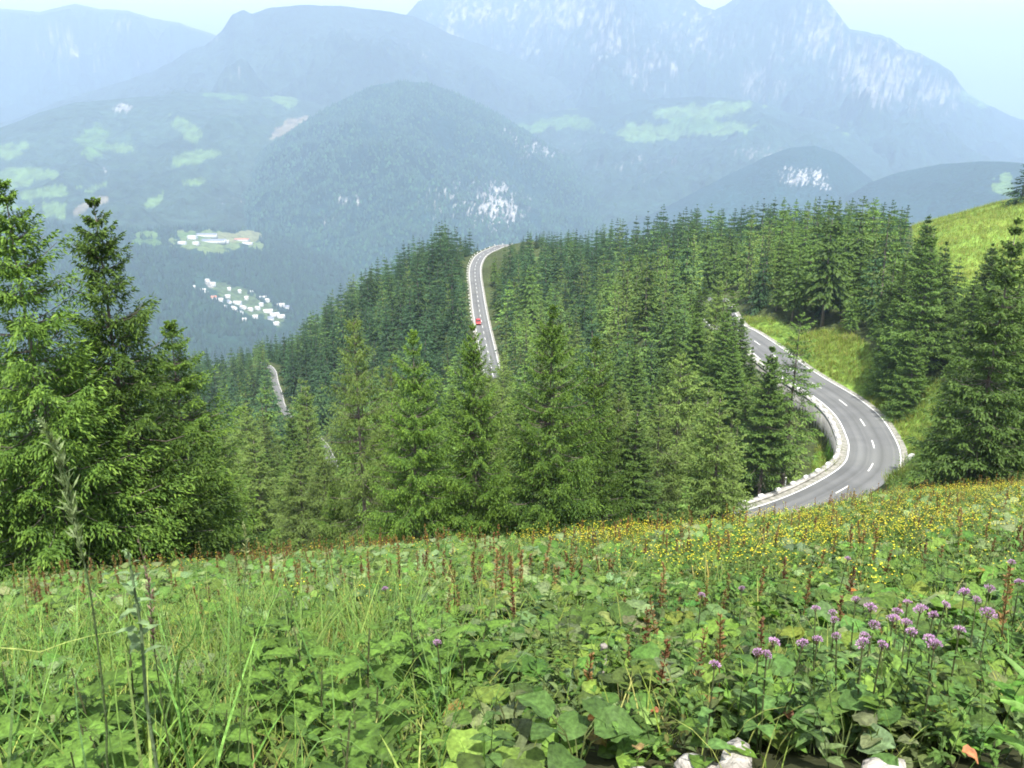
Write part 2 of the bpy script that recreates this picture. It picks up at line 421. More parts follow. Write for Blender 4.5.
Qg = np.stack((ii[:-1, :-1], ii[:-1, 1:], ii[1:, 1:], ii[1:, :-1]), -1).reshape(-1, 4)
pu, pv = pix(V[:, 0], V[:, 1], V[:, 2]); Dv = np.hypot(V[:, 0], V[:, 1])
front = np.abs(np.arctan2(V[:, 0], V[:, 1])) < .8
soil = np.array((.045, .05, .022)); litter = np.array((.05, .065, .024)); grassc = np.array((.15, .235, .042)); valley = np.array((.035, .06, .03))
n1 = fbm(V[:, 0]/6, V[:, 1]/6, 4, 31)[:, None]
Cg = np.where((Dv < 85)[:, None], soil*(1+n1), litter*(1+n1*.8))
def paint(C, mask, col, w=1.0):
    C[mask] = C[mask]*(1-w) + np.asarray(col)*w
patch = fbm(V[:, 0]/16, V[:, 1]/16, 4, 77)[:, None]
gcol = grassc*(1+n1*.9) + np.clip(patch, 0, 1)*np.array((.12, .07, .01))
for poly in (GRASS_SLOPE, GRASS_HILL, BANK_RIGHT):
    m = front & (Dv > 90) & (Dv < 520) & inpoly(pu, pv, poly); Cg[m] = gcol[m]
m = front & (Dv > 100) & (Dv < 145) & inpoly(pu, pv, GRASS_WALL); Cg[m] = (gcol*np.array((.7, 1, .7)))[m]
Cg[Dv > 650] = (valley*(1+n1))[Dv > 650]
ground = link('ground', mesh('ground', V, Qg, None, Cg, [M_TERRAIN], None, True)); tag(ground, kind='structure')

# ------------------------------------------------------------------ mountains and hills: each a ridge with its own distance and depth
def layer(name, sky_pts, D0, depth, zb, ncol, nrow, rough, cols, fields=(), rocks=(), p=1.0, seed=0, mat=None, jag=2.0, tree=0):
    sky_pts = np.array(sky_pts, float); u0, u1 = sky_pts[0, 0], sky_pts[-1, 0]
    us = np.linspace(u0, u1, ncol); vs = np.interp(us, sky_pts[:, 0], sky_pts[:, 1])
    vs = vs + (fbm(us/26, us*0+seed, 4, seed)*2*jag)
    th, s = ray(us, vs)
    Dc = D0*(1+.06*np.sin(us/130+seed)); zc = ZC + s*Dc
    t = np.concatenate((np.linspace(0, 1, nrow), 1+np.linspace(.06, .6, 10)))
    T_, TH_ = np.meshgrid(t, th, indexing='ij')
    DC = np.broadcast_to(Dc, T_.shape); ZCr = np.broadcast_to(zc, T_.shape)
    D_ = DC - depth*(1-T_)
    x, y = D_*np.sin(TH_), D_*np.cos(TH_)
    prof = np.where(T_ <= 1, np.clip(T_, 0, 1)**p, 1-(T_-1)*1.4)
    hh = ZCr-zb
    env = np.clip(4*T_*(1-T_), 0, 1)*np.clip(hh/900, .3, 1.4)
    L = depth/2.6
    z = zb + hh*prof + env*rough*((ridged(x/L, y/L, 5, seed+3)-.55)*1.5 + fbm(x/(L/5), y/(L/5), 5, seed+4)*.8)
    z = np.where(T_ <= 1, np.minimum(z, ZC + s[None]*D_ - hh*.03*np.sqrt(np.clip(1-T_, 0, 1))), z)
    V = np.stack((x, y, z), -1).reshape(-1, 3); r, c = T_.shape
    i = np.arange(r*c).reshape(r, c); Q = np.stack((i[:-1, :-1], i[:-1, 1:], i[1:, 1:], i[1:, :-1]), -1).reshape(-1, 4)
    u, v = pix(V[:, 0], V[:, 1], V[:, 2])
    nz = fbm(V[:, 0]/330, V[:, 1]/330, 5, seed+8)
    C = np.tile(np.array(cols[0], float), (len(V), 1))*(1+nz[:, None]*.9)
    w1 = fbm(u/9, v/7, 3, seed+11); w2 = fbm(u/5+40, v/5, 3, seed+12)
    for (fu, fv, ru, rv, col, slant) in fields:       # pastures and clearings
        d = ((u-fu)/ru)**2 + ((v-fv-slant*(u-fu))/rv)**2
        m = d < 1+w1*2.6
        C[m] = np.array(col)*(1+w2[m][:, None]*.5)
    for (fu, fv, ru, rv, amt, sx) in rocks:           # bare limestone: ragged, running downhill
        d = ((u-fu)/ru)**2 + ((v-fv)/rv)**2
        st = fbm((u+.35*v)/(sx*.7), v/(sx*1.3), 5, seed+21, .7)
        k = (smooth(.0, .14, st-(.2-amt*.40+d*.2))*(d < 1.4))[:, None]
        C = C*(1-k) + np.array(cols[1])*(1+w2[:, None]*.9)*k
    o = link(name, mesh(name, V, Q, None, C, [mat or M_MOUNT], None, True)); tag(o, kind='structure')
    return o, V.reshape(r, c, 3), C.reshape(r, c, 3)
WOOD, ROCK, ALP, ALP2, STRAW = (.024, .05, .032), (.215, .207, .19), (.07, .13, .036), (.09, .15, .045), (.17, .15, .1)
layer('mountain_ridge', [(-160, 20), (0, 9), (40, 12), (75, 3), (100, 9), (128, 10), (150, 18), (180, 24), (230, 40), (300, 70)], 15500, 5200, -800, 360, 90, 900,
      (WOOD, ROCK), (), ((60, 45, 34, 22, .62, 6), (120, 28, 40, 16, .3, 5), (90, 60, 90, 24, .25, 6), (20, 30, 40, 20, .3, 6)), .9, 3, jag=1.6)
layer('mountain_massif', [(380, 40), (405, 14), (418, 0), (440, -6), (480, -8), (520, -9), (560, -8), (610, -9), (650, -9), (690, -6), (703, 4), (715, 9), (728, 3), (745, -6), (775, -9), (806, -9), (822, -4), (838, 14), (850, 30), (868, 34), (890, 38), (905, 50), (930, 60), (952, 70), (966, 90), (985, 103), (1010, 116), (1060, 128), (1180, 150)],
      11500, 4300, -820, 760, 170, 800, (WOOD, ROCK),
      ((975, 100, 20, 5, ALP2, .3),),
      ((560, 12, 60, 22, .72, 5), (450, 40, 14, 34, .75, 4), (470, 12, 50, 16, .65, 4), (650, 68, 40, 26, .5, 5), (610, 35, 50, 30, .5, 5), (690, 30, 60, 30, .45, 5), (820, 30, 46, 34, .7, 5), (880, 74, 46, 32, .85, 5), (935, 92, 32, 22, .7, 5), (760, 80, 26, 26, .55, 5), (540, 50, 120, 34, .28, 5), (730, 40, 110, 42, .3, 5)), 1.25, 5, jag=4.0)
layer('mountain_shoulder', [(-120, 150), (20, 118), (60, 100), (100, 88), (150, 72), (172, 62), (190, 50), (205, 45), (222, 30), (232, 14), (243, 10), (252, 14), (270, 8), (300, 6), (340, 6), (370, 10), (395, 13), (415, 16), (450, 34), (500, 52), (560, 75), (620, 100), (700, 130)],
      9400, 2900, -840, 520, 130, 380, ((.03, .052, .034), ROCK), (),
      ((210, 38, 14, 8, .45, 3), (345, 38, 16, 18, .3, 3), (430, 55, 40, 24, .2, 3), (250, 75, 60, 16, .1, 3)), 1.1, 9, jag=1.5)
layer('alpine_plateau', [(430, 190), (500, 128), (530, 114), (600, 106), (640, 100), (700, 96), (750, 100), (800, 116), (850, 128), (900, 145), (960, 158), (1080, 175)],
      8200, 2500, -850, 520, 110, 380, (WOOD, ROCK),
      ((655, 131, 44, 9, ALP2, -.05), (700, 112, 52, 8, ALP2, -.1), (726, 129, 22, 6, ALP2, -.1), (690, 124, 26, 7, ALP, 0), (560, 122, 34, 7, ALP, .0), (566, 106, 14, 3, ALP2, .1), (855, 128, 18, 8, ALP2, .1), (530, 128, 24, 5, ALP, 0)),
      ((760, 152, 30, 8, .6, 4), (640, 165, 70, 16, .3, 4), (560, 150, 60, 20, .2, 4)), .95, 12, jag=1.5)
layer('pasture_hill', [(-140, 140), (0, 128), (40, 112), (75, 102), (130, 98), (190, 92), (240, 92), (300, 98), (360, 112), (420, 150), (520, 230)],
      7300, 3300, -860, 620, 170, 330, ((.03, .055, .032), ROCK),
      ((94, 142, 15, 17, ALP, .2), (122, 148, 14, 4, ALP2, 0), (188, 130, 17, 9, ALP2, .5), (195, 158, 24, 7, ALP2, -.25), (196, 181, 13, 4, ALP2, -.1), (290, 128, 22, 7, STRAW, -.3), (283, 99, 17, 7, ALP2, .2), (323, 97, 20, 5, ALP2, .3), (225, 96, 22, 3, ALP, .1), (290, 160, 15, 5, ALP2, 0), (330, 126, 16, 4, ALP2, -.3),
       (20, 178, 34, 9, ALP2, -.1), (10, 150, 18, 8, ALP2, -.3), (45, 192, 30, 6, ALP2, -.15), (55, 211, 17, 8, ALP2, 0), (90, 205, 22, 4, STRAW, -.4), (95, 188, 12, 3, ALP2, -.4), (155, 201, 10, 6, ALP2, -.5), (62, 228, 10, 3, ALP2, 0), (5, 205, 16, 6, ALP2, 0)),
      ((122, 108, 12, 5, .8, 2.5), (104, 172, 4, 7, .7, 3), (240, 200, 60, 16, .05, 3)), .8, 17, mat=M_MOUNT, jag=1.0)
cone, cone_P, cone_C = layer('wooded_mountain', [(180, 236), (230, 190), (262, 150), (300, 124), (340, 101), (372, 86), (400, 81), (428, 83), (455, 93), (500, 115), (540, 140), (575, 163), (600, 185), (640, 215), (690, 250)],
      6200, 2100, -870, 560, 150, 330, ((.014, .04, .034), (.3, .29, .265)), (),
      ((495, 205, 32, 26, .8, 3.0), (445, 200, 30, 30, .36, 2.4), (540, 148, 32, 14, .55, 3.0), (515, 135, 22, 12, .4, 3), (350, 200, 16, 9, .55, 3), (470, 185, 40, 14, .3, 2.5), (330, 220, 40, 12, .25, 3), (575, 170, 30, 14, .3, 3)), .85, 21, mat=M_FARWOOD, jag=1.0)
layer('wooded_hill', [(600, 235), (660, 210), (695, 192), (730, 174), (765, 157), (790, 148), (815, 146), (840, 154), (862, 172), (885, 190), (930, 222)],
      5600, 1300, -880, 340, 90, 150, ((.014, .04, .034), (.3, .29, .27)), ((640, 207, 12, 4, STRAW, -.3),),
      ((803, 176, 24, 10, .8, 3), (825, 186, 8, 6, .7, 2.5)), .8, 25, mat=M_FARWOOD, jag=.8)
layer('wooded_hill', [(800, 235), (840, 200), (870, 183), (900, 172), (940, 164), (980, 161), (1010, 162), (1060, 168), (1140, 190)],
      4900, 1200, -880, 320, 80, 120, ((.014, .04, .034), (.3, .48, .44)), ((1004, 184, 11, 10, ALP2, 0),), (), .8, 27, mat=M_FARWOOD, jag=.8)
vill, vill_P, vill_C = layer('village_hill', [(-160, 232), (0, 226), (60, 223), (110, 228), (150, 229), (190, 226), (250, 230), (285, 235), (330, 243), (365, 255), (420, 285), (520, 330)],
      4400, 2100, -860, 640, 240, 110, ((.018, .045, .028), ROCK),
      ((215, 243, 46, 11, (.12, .165, .055), 0), (240, 237, 26, 6, (.17, .18, .08), 0), (150, 243, 18, 4, ALP, .1), (190, 236, 14, 3, ALP2, 0), (244, 300, 40, 10, (.075, .11, .04), .5), (209, 283, 5, 4, (.24, .23, .2), .6), (145, 235, 14, 3, ALP2, 0), (60, 300, 20, 4, (.05, .085, .035), .2)), (), .55, 29, mat=M_FARWOOD, jag=.8)

# ------------------------------------------------------------------ haze: one box of even air round everything but the sky
hm, ht, ho = nt('hazy_air')
pvn = N(ht, 'ShaderNodeVolumePrincipled', i_Density=HAZE_DENSITY, i_Anisotropy=0.27); pvn.inputs['Color'].default_value = (.61, .765, 1.0, 1)
ht.links.new(pvn.outputs[0], ho.inputs['Volume'])
mb = MB(); mb.box((0, 0, 25), (44000, 44000, 2050)); hz = mb.build('haze', hm); tag(hz, kind='stuff')

# ------------------------------------------------------------------ roads
def strip(P, o0, o1, dz, uvs=None):
    a = offset(P, o0, dz); b = offset(P, o1, dz); V = np.stack((a, b), 1).reshape(-1, 3)
    n = len(P); k = np.arange(n-1)*2
    return V, np.stack((k, k+1, k+3, k+2), 1)[:, ::-1]
def slab(mb, P, o0, o1, z0, z1, col=(1, 1, 1)):
    """a long solid with a rectangular section that follows a line"""
    c = [offset(P, o0, z0), offset(P, o1, z0), offset(P, o1, z1), offset(P, o0, z1)]
    V = np.stack(c, 1).reshape(-1, 3); n = len(P); Q = []
    for k in range(n-1):
        for i in range(4): Q.append((k*4+i, (k+1)*4+i, (k+1)*4+(i+1) % 4, k*4+(i+1) % 4))
    Q += [(0, 1, 2, 3), ((n-1)*4+3, (n-1)*4+2, (n-1)*4+1, (n-1)*4)]
    mb.add(V, Q, col=col)
def sub_line(P, a, b):
    L = np.concatenate(([0], np.cumsum(np.linalg.norm(np.diff(P), axis=1)))) if False else np.concatenate(([0], np.cumsum(np.linalg.norm(np.diff(P, axis=0), axis=1))))
    s = np.linspace(a, b, max(2, int((b-a)/.8)))
    return np.stack([np.interp(s, L, P[:, k]) for k in range(3)], 1)
def length(P): return float(np.linalg.norm(np.diff(P, axis=0), axis=1).sum())
def road(P, w, name, dash=(3.0, 6.0), lw=.16, left_line=True, right_line=True, dashes=True, shoulder=1.0, fat=1.0):
    mb = MB(); V, Q = strip(P, -w/2-shoulder, w/2+shoulder, -.012); mb.add(V, Q); o = mb.build(name+'_shoulder', M_GRAVEL); tag(o, kind='structure')
    mb = MB(); cols = np.linspace(-1, 1, 29); wear = 1+.10*np.cos(cols*4*math.pi)+.05*np.cos(cols*9+1)
    wear[[4, 17]] *= 1.25; wear[[10, 23]] *= .86      # worn wheel tracks and tarred seams
    g_ = np.stack([offset(P, c*w/2) for c in cols], 1); nP = len(P); ix = np.arange(nP*29).reshape(nP, 29)
    Q = np.stack((ix[:-1, :-1], ix[1:, :-1], ix[1:, 1:], ix[:-1, 1:]), -1).reshape(-1, 4)
    mb.add(g_.reshape(-1, 3), Q, col=(np.tile(wear, nP)*(1+.3*fbm(np.repeat(np.arange(nP), 29)/7., np.tile(cols, nP)*2, 3, 3)))[:, None]*np.ones((1, 3))); o = mb.build(name, M_ASPHALT); tag(o, kind='structure')
    mb = MB()
    for f, sgn in ((left_line, -1), (right_line, 1)):
        if f:
            V, Q = strip(P, sgn*(w/2-.12), sgn*(w/2-.12-lw*fat), .012)
            mb.add(V, Q if sgn < 0 else Q[:, ::-1])
    if dashes:
        a = 2.0; L = length(P)
        while a+dash[0] < L:
            V, Q = strip(sub_line(P, a, a+dash[0]), -lw/2*fat, lw/2*fat, .012); mb.add(V, Q); a += sum(dash)
    o = mb.build('road_markings', M_PAINT); tag(o, kind='structure')
road(road1, W1, 'road', dash=(3.2, 6.2), lw=.17, shoulder=.8)
road(road2, W2, 'road', dash=(3.2, 5.2), lw=.15, shoulder=.6)
road(road3, W3, 'road', dashes=False, left_line=False, lw=.1, shoulder=.2)

# retaining wall with a parapet and guard stones on the valley side of the near bend
def near_index(P, p): return int(np.linalg.norm(P[:, :2]-np.asarray(p)[:2], axis=1).argmin())
i0 = near_index(road1, right[0]); i1 = len(road1)-12
edge = road1[i0:i1]
rw = empty('retaining_wall', tuple(edge[len(edge)//2]-np.array((0, 0, 4.5)))); rl = np.array(rw.location)
tag(rw, 'long curved grey concrete retaining wall with a pale parapet holding up the near bend of the road', 'retaining wall')
mb = MB(); slab(mb, edge-rl, W1/2+.92, W1/2+1.42, -6.2, -.02); mb.build('wall_face', M_CONC, rw)
mb = MB(); slab(mb, edge-rl, W1/2+.80, W1/2+1.55, -.02, .30); mb.build('parapet', M_PARA, rw)
gs = MB(); gs.box((0, 0, .2), (.5, .8, .42), bevel=.06, taper=.9); gme = gs.me('guard_stone', [M_WHITE])
Lw = length(edge); s = 1.2; prev = None; k = 0
line = offset(edge, W1/2+1.17, .28)
while s < length(line)-1:
    q = sub_line(line, s, s+.3); d = q[1]-q[0]
    o = link('guard_stone', gme); o.location = q[0]; o.rotation_euler = (0, 0, math.atan2(d[1], d[0])-math.pi/2)
    tag(o, 'white guard stone, one of the row along the parapet of the near bend', 'guard stone', 'guard stones on the parapet of the near bend')
    s += 2.9; k += 1
# the same white stones, standing straight on the verge, along the valley side of the far road
line = offset(road2, -W2/2-.95, 0); s = 30.0
gs2 = MB(); gs2.box((0, 0, .30), (.36, .55, .6), bevel=.05, taper=.85); gme2 = gs2.me('guard_stone', [M_WHITE])
while s < length(line)-2:
    q = sub_line(line, s, s+.3); d = q[1]-q[0]
    o = link('guard_stone', gme2); o.location = q[0]; o.rotation_euler = (0, 0, math.atan2(d[1], d[0])-math.pi/2)
    tag(o, 'white guard stone, one of the row lining the outer verge of the far road', 'guard stone', 'guard stones beside the far road')
    s += 6.0
# two white concrete blocks on the outer edge of the bend
for (u, v, lab) in ((903.5, 461, 'white concrete barrier block at the outer edge of the bend, the farther of the two'), (898, 476, 'white concrete barrier block at the outer edge of the bend, the nearer of the two')):
    p = on_plane(u, v, ZR); j = near_index(road1, p); d = road1[j+1]-road1[j-1]
    q = offset(road1, -W1/2-1.25)[j]
    mb = MB(); mb.box((0, 0, .34), (1.2, 3.6, .72), bevel=.1, taper=.8); mb.box((0, 0, .74), (.5, 3.0, .12), bevel=.03)
    o = mb.build('barrier_block', M_WHITE); o.location = (q[0], q[1], q[2]-.03); o.rotation_euler = (0, 0, math.atan2(d[1], d[0])-math.pi/2)
    tag(o, lab, 'barrier block')


# ------------------------------------------------------------------ conifers
def nrm(a): return a/(np.linalg.norm(a, axis=-1, keepdims=True)+1e-9)
def diamonds(P, d, l, w, roll, c0, c1, droop=.0):
    """pointed leaf-like faces: base P, direction d, length l, width w, rolled about d"""
    n = len(P); d = nrm(d); up = np.tile(np.array((0, 0, 1.)), (n, 1))
    s = nrm(np.cross(d, up)+1e-4); u = np.cross(s, d)
    sd = s*np.cos(roll)[:, None] + u*np.sin(roll)[:, None]
    l = l[:, None]; w = w[:, None]
    dz = np.zeros((n, 3)); dz[:, 2] = -droop*l[:, 0]
    V = np.stack((P, P+d*l*.45+sd*w*.5+dz*.3, P+d*l+dz, P+d*l*.45-sd*w*.5+dz*.3), 1)
    C = np.stack((c0, .5*(c0+c1), c1, .5*(c0+c1)), 1)
    return V.reshape(-1, 3), np.arange(n*4).reshape(n, 4), C.reshape(-1, 3)
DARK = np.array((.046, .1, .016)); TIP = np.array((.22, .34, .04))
def conifer(seed, H=20., R=3.2, z0=.05, levels=34, nb=6, ntw=7, nsub=0, sub_l=.16, sub_w=.045, twl=.36, tww=.22, droop=.25, pw=.8, dark=DARK, tip=TIP, up_top=.55, low=-.3, wood=True,
            sparse=0., hang=.25, ragged=.25, curl=.3, dead=0.):
    r = np.random.default_rng(seed); Ps = []; Ds = []; Ls = []; Ws = []; C0 = []; C1 = []; wood_mb = MB()
    zz = np.linspace(z0, .985, levels); zz = zz + r.normal(0, .42/levels, levels)
    lob = r.uniform(0, 6.28, 3)
    for li, zf in enumerate(zz):
        zf = min(max(zf, z0*.6), .99); f = (zf-z0)/(1-z0); f = max(f, 0)
        base = R*max((1-f), .0)**pw * (.72+.28*min(1, f*7+.35))
        n = max(4, int(round(nb*(.65+.35*(1-f)))))
        a0 = r.uniform(0, 6.28)
        for b in range(n):
            if r.random() < sparse: continue
            a = a0 + b*2*math.pi/n + r.normal(0, .22)
            L = (base+.009*H*(1.1-f))*(1+ragged*r.normal(0, .75)+.13*math.sin(2*a+lob[0])+.1*math.sin(3*a+lob[1]+zf*9))
            L = max(L, .045*R)
            s0 = low + (up_top-low)*f**1.3 + r.normal(0, .07)
            is_dead = dead > 0 and f < .12 and r.random() < dead
            rad = np.array((math.cos(a), math.sin(a), 0)); tan = np.array((-math.sin(a), math.cos(a), 0))
            def spine(t):
                t = np.asarray(t, float)
                return np.stack((rad[0]*L*t*(1-.08*t), rad[1]*L*t*(1-.08*t), zf*H + L*(s0*t - droop*t*(1-f*.8)*(1-t)*1.2 + curl*.5*t**3*(1-f))), -1)
            if wood:
                t = np.linspace(0, .85, 4); wd = np.linspace(.018, .005, 4)*min(1.6, L/1.6+.3)
                wood_mb.tube(spine(t), wd, 3, (1, 1, 1), cap=False)
            if is_dead: continue
            m = max(3, int(ntw*(.4+.6*L/R)))
            t = np.linspace(.16 if L < R*.5 else .24, 1, m) + r.normal(0, .02, m); t = np.clip(t, .08, 1)
            for side in (-1, 1):
                ph = np.radians(58-34*t + r.normal(0, 9, m))
                d = rad*np.cos(ph)[:, None] + side*tan*np.sin(ph)[:, None]
                d[:, 2] += -hang*r.uniform(.3, 1.6, m) + s0*.5*t + curl*.35*t*t
                l = L*twl*(1-.62*t)*r.uniform(.7, 1.25, m) + .05*R*.4
                Ps.append(spine(t)); Ds.append(d); Ls.append(l); Ws.append(np.full(m, tww)*np.sqrt(np.clip(l/(R*twl*.6), .25, 1.6)))
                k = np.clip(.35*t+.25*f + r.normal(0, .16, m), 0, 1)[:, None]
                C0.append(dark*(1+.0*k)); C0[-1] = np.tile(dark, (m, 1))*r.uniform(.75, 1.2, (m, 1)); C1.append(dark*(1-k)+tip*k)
            # the branch's own end and a few shoots hanging below it
            e = spine([.55, .8, .97]); d = np.tile(rad, (3, 1)); d[:, 2] = s0*.6+curl*.4
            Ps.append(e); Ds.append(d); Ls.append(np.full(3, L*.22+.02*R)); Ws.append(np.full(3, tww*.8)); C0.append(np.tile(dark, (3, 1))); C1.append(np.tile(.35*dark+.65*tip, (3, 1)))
            if hang > .2:
                q = max(2, m//3); tt = r.uniform(.25, .9, q); d = np.tile(rad*.25, (q, 1)) + r.normal(0, .25, (q, 3)); d[:, 2] = -1
                Ps.append(spine(tt)); Ds.append(d); Ls.append(L*.14*r.uniform(.6, 1.4, q)+.03*R); Ws.append(np.full(q, tww*.8)); C0.append(np.tile(dark, (q, 1))*.95); C1.append(np.tile(dark*1.15, (q, 1)))
    # leader
    Ps.append(np.array([(0, 0, H*.955)]*5)); d = r.normal(0, .12, (5, 3)); d[:, 2] = 1; Ds.append(d); Ls.append(np.array([.045, .026, .026, .022, .03])*H*.8); Ws.append(np.full(5, tww*.55)); C0.append(np.tile(dark, (5, 1))); C1.append(np.tile(.5*dark+.5*tip, (5, 1)))
    P = np.concatenate(Ps); D = nrm(np.concatenate(Ds)); L = np.concatenate(Ls); W = np.concatenate(Ws); c0 = np.concatenate(C0); c1 = np.concatenate(C1); n = len(P)
    if nsub:                                    # near trees: each twig is itself a spray of needle shoots
        VV = []; CC = []; 
        k = np.clip((L/sub_l*1.5).astype(int), 3, nsub); I = np.repeat(np.arange(n), k)
        j = np.arange(len(I)) - np.repeat(np.cumsum(k)-k, k); t = (j+.6)/k[I]
        s = nrm(np.cross(D, np.array((0, 0, 1.)))+1e-4)[I]*np.where(j % 2, 1, -1)[:, None]
        u = np.cross(D[I], s)
        dd = D[I]*.8 + s*(.75*(1-t*.75))[:, None] + u*r.normal(0, .3, (len(I), 1)) + r.normal(0, .12, (len(I), 3))
        dd[:, 2] -= .12
        p = P[I] + D[I]*(L[I]*t*.92)[:, None]; p[:, 2] -= (L[I]*t*t*.18)
        ll = np.minimum(sub_l*r.uniform(.7, 1.35, len(I)), L[I]*.5+.12*sub_l)
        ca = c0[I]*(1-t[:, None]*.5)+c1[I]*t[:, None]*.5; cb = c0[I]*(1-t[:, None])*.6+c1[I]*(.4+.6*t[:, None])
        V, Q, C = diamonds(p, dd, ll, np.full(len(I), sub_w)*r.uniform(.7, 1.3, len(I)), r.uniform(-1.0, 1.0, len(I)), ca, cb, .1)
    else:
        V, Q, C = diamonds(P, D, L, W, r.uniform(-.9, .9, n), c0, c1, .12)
    # trunk
    tk = MB(); zt = np.linspace(0, .97, 8)*H
    rad = (.010*H+.03)*(1-zt/H)**1.0 + .008; rad[0] *= 1.35
    Pt = np.stack((r.normal(0, .004*H, 8)*.3, r.normal(0, .004*H, 8)*.3, zt), 1); Pt[0, 2] = -.03*H
    tk.tube(Pt, rad, 7, (1, 1, 1))
    wa = wood_mb.arrays() if wood and wood_mb.V else None
    return (V, Q, C), tk.arrays(), wa
def tree_meshes(name, *a, **k):
    (V, Q, C), t, wa = conifer(*a, **k)
    tb = MB(); tb.add(t[0], t[1], t[2])
    if wa is not None: tb.add(wa[0], wa[1], wa[2])
    tV, tQ, tT, tC = tb.arrays()
    crown = mesh(name+'_crown', V, Q, None, C, [M_NEEDLE]); trunk = mesh(name+'_trunk', tV, tQ, tT, tC, [M_BARK])
    # one-mesh form for trees too small to show parts
    nV = len(V); both = (np.concatenate((V, tV)), np.concatenate((Q, tQ+nV)), tT+nV, np.concatenate((C, np.tile((.1, .085, .07), (len(tV), 1)))))
    whole = mesh(name, both[0], both[1], both[2], both[3], [M_NEEDLE, M_BARK], [0]*len(Q)+[1]*len(tQ)+[1]*len(tT))
    return dict(crown=crown, trunk=trunk, whole=whole, arr=both, H=k.get('H', 20.))
LD = np.array((.115, .18, .04)); LT = np.array((.25, .35, .075))
MD = np.array((.062, .118, .024)); MT = np.array((.17, .27, .048))
FD = np.array((.026, .062, .024)); FT = np.array((.062, .125, .04))
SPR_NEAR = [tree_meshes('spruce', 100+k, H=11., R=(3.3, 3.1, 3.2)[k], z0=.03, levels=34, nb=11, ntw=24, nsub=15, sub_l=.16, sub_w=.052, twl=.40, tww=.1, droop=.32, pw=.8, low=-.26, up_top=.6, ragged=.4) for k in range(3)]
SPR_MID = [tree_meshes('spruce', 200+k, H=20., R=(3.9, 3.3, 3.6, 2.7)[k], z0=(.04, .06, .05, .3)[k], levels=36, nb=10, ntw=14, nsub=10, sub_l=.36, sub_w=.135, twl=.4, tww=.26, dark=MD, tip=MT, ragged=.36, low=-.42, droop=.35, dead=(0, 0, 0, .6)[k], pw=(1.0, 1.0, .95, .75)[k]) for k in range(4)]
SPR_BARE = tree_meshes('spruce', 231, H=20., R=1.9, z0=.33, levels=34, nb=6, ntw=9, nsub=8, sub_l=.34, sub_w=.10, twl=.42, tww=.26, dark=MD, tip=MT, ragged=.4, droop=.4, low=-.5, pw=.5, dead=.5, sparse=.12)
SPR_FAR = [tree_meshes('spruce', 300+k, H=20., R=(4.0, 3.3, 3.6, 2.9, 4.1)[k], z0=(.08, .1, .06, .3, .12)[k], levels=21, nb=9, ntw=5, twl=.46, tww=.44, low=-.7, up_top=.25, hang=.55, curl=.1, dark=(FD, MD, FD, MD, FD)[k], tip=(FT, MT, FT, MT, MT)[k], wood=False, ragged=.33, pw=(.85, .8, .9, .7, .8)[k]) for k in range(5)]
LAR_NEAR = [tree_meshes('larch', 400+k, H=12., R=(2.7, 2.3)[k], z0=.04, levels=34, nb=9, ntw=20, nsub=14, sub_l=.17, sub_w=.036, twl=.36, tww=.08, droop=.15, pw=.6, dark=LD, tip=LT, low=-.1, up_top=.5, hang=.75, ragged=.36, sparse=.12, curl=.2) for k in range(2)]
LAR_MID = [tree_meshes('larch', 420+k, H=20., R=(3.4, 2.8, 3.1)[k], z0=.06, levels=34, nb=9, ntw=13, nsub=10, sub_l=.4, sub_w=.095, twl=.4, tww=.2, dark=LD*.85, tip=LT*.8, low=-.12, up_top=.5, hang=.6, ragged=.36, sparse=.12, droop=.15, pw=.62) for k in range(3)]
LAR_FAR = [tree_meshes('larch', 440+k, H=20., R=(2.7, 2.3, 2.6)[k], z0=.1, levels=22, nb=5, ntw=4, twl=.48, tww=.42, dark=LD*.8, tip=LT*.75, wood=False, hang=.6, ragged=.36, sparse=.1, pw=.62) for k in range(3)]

GENERIC_TREE = {}
def add_tree(kind, lib, x, y, z, H, rz, label, group=None, wid=1.0, parts=True):
    s = H/lib['H']
    if parts:
        e = empty(kind, (x, y, z), rz); e.scale = (s*wid, s*wid, s); e.rotation_euler = (random.gauss(0, .018), random.gauss(0, .018), rz)
        link('trunk', lib['trunk'], e); link('crown', lib['crown'], e)
    else:
        e = link(kind, lib['whole']); e.location = (x, y, z); e.rotation_euler = (random.gauss(0, .028), random.gauss(0, .028), rz); e.scale = (s*wid, s*wid, s)
    return tag(e, label, 'tree', group)
def height_for(x, y, z, vtop):
    """tree height that brings its top to a photo row"""
    lo, hi = .5, 60.
    for _ in range(40):
        m = (lo+hi)/2
        if pix(x, y, z+m)[1] > vtop: lo = m
        else: hi = m
    return lo
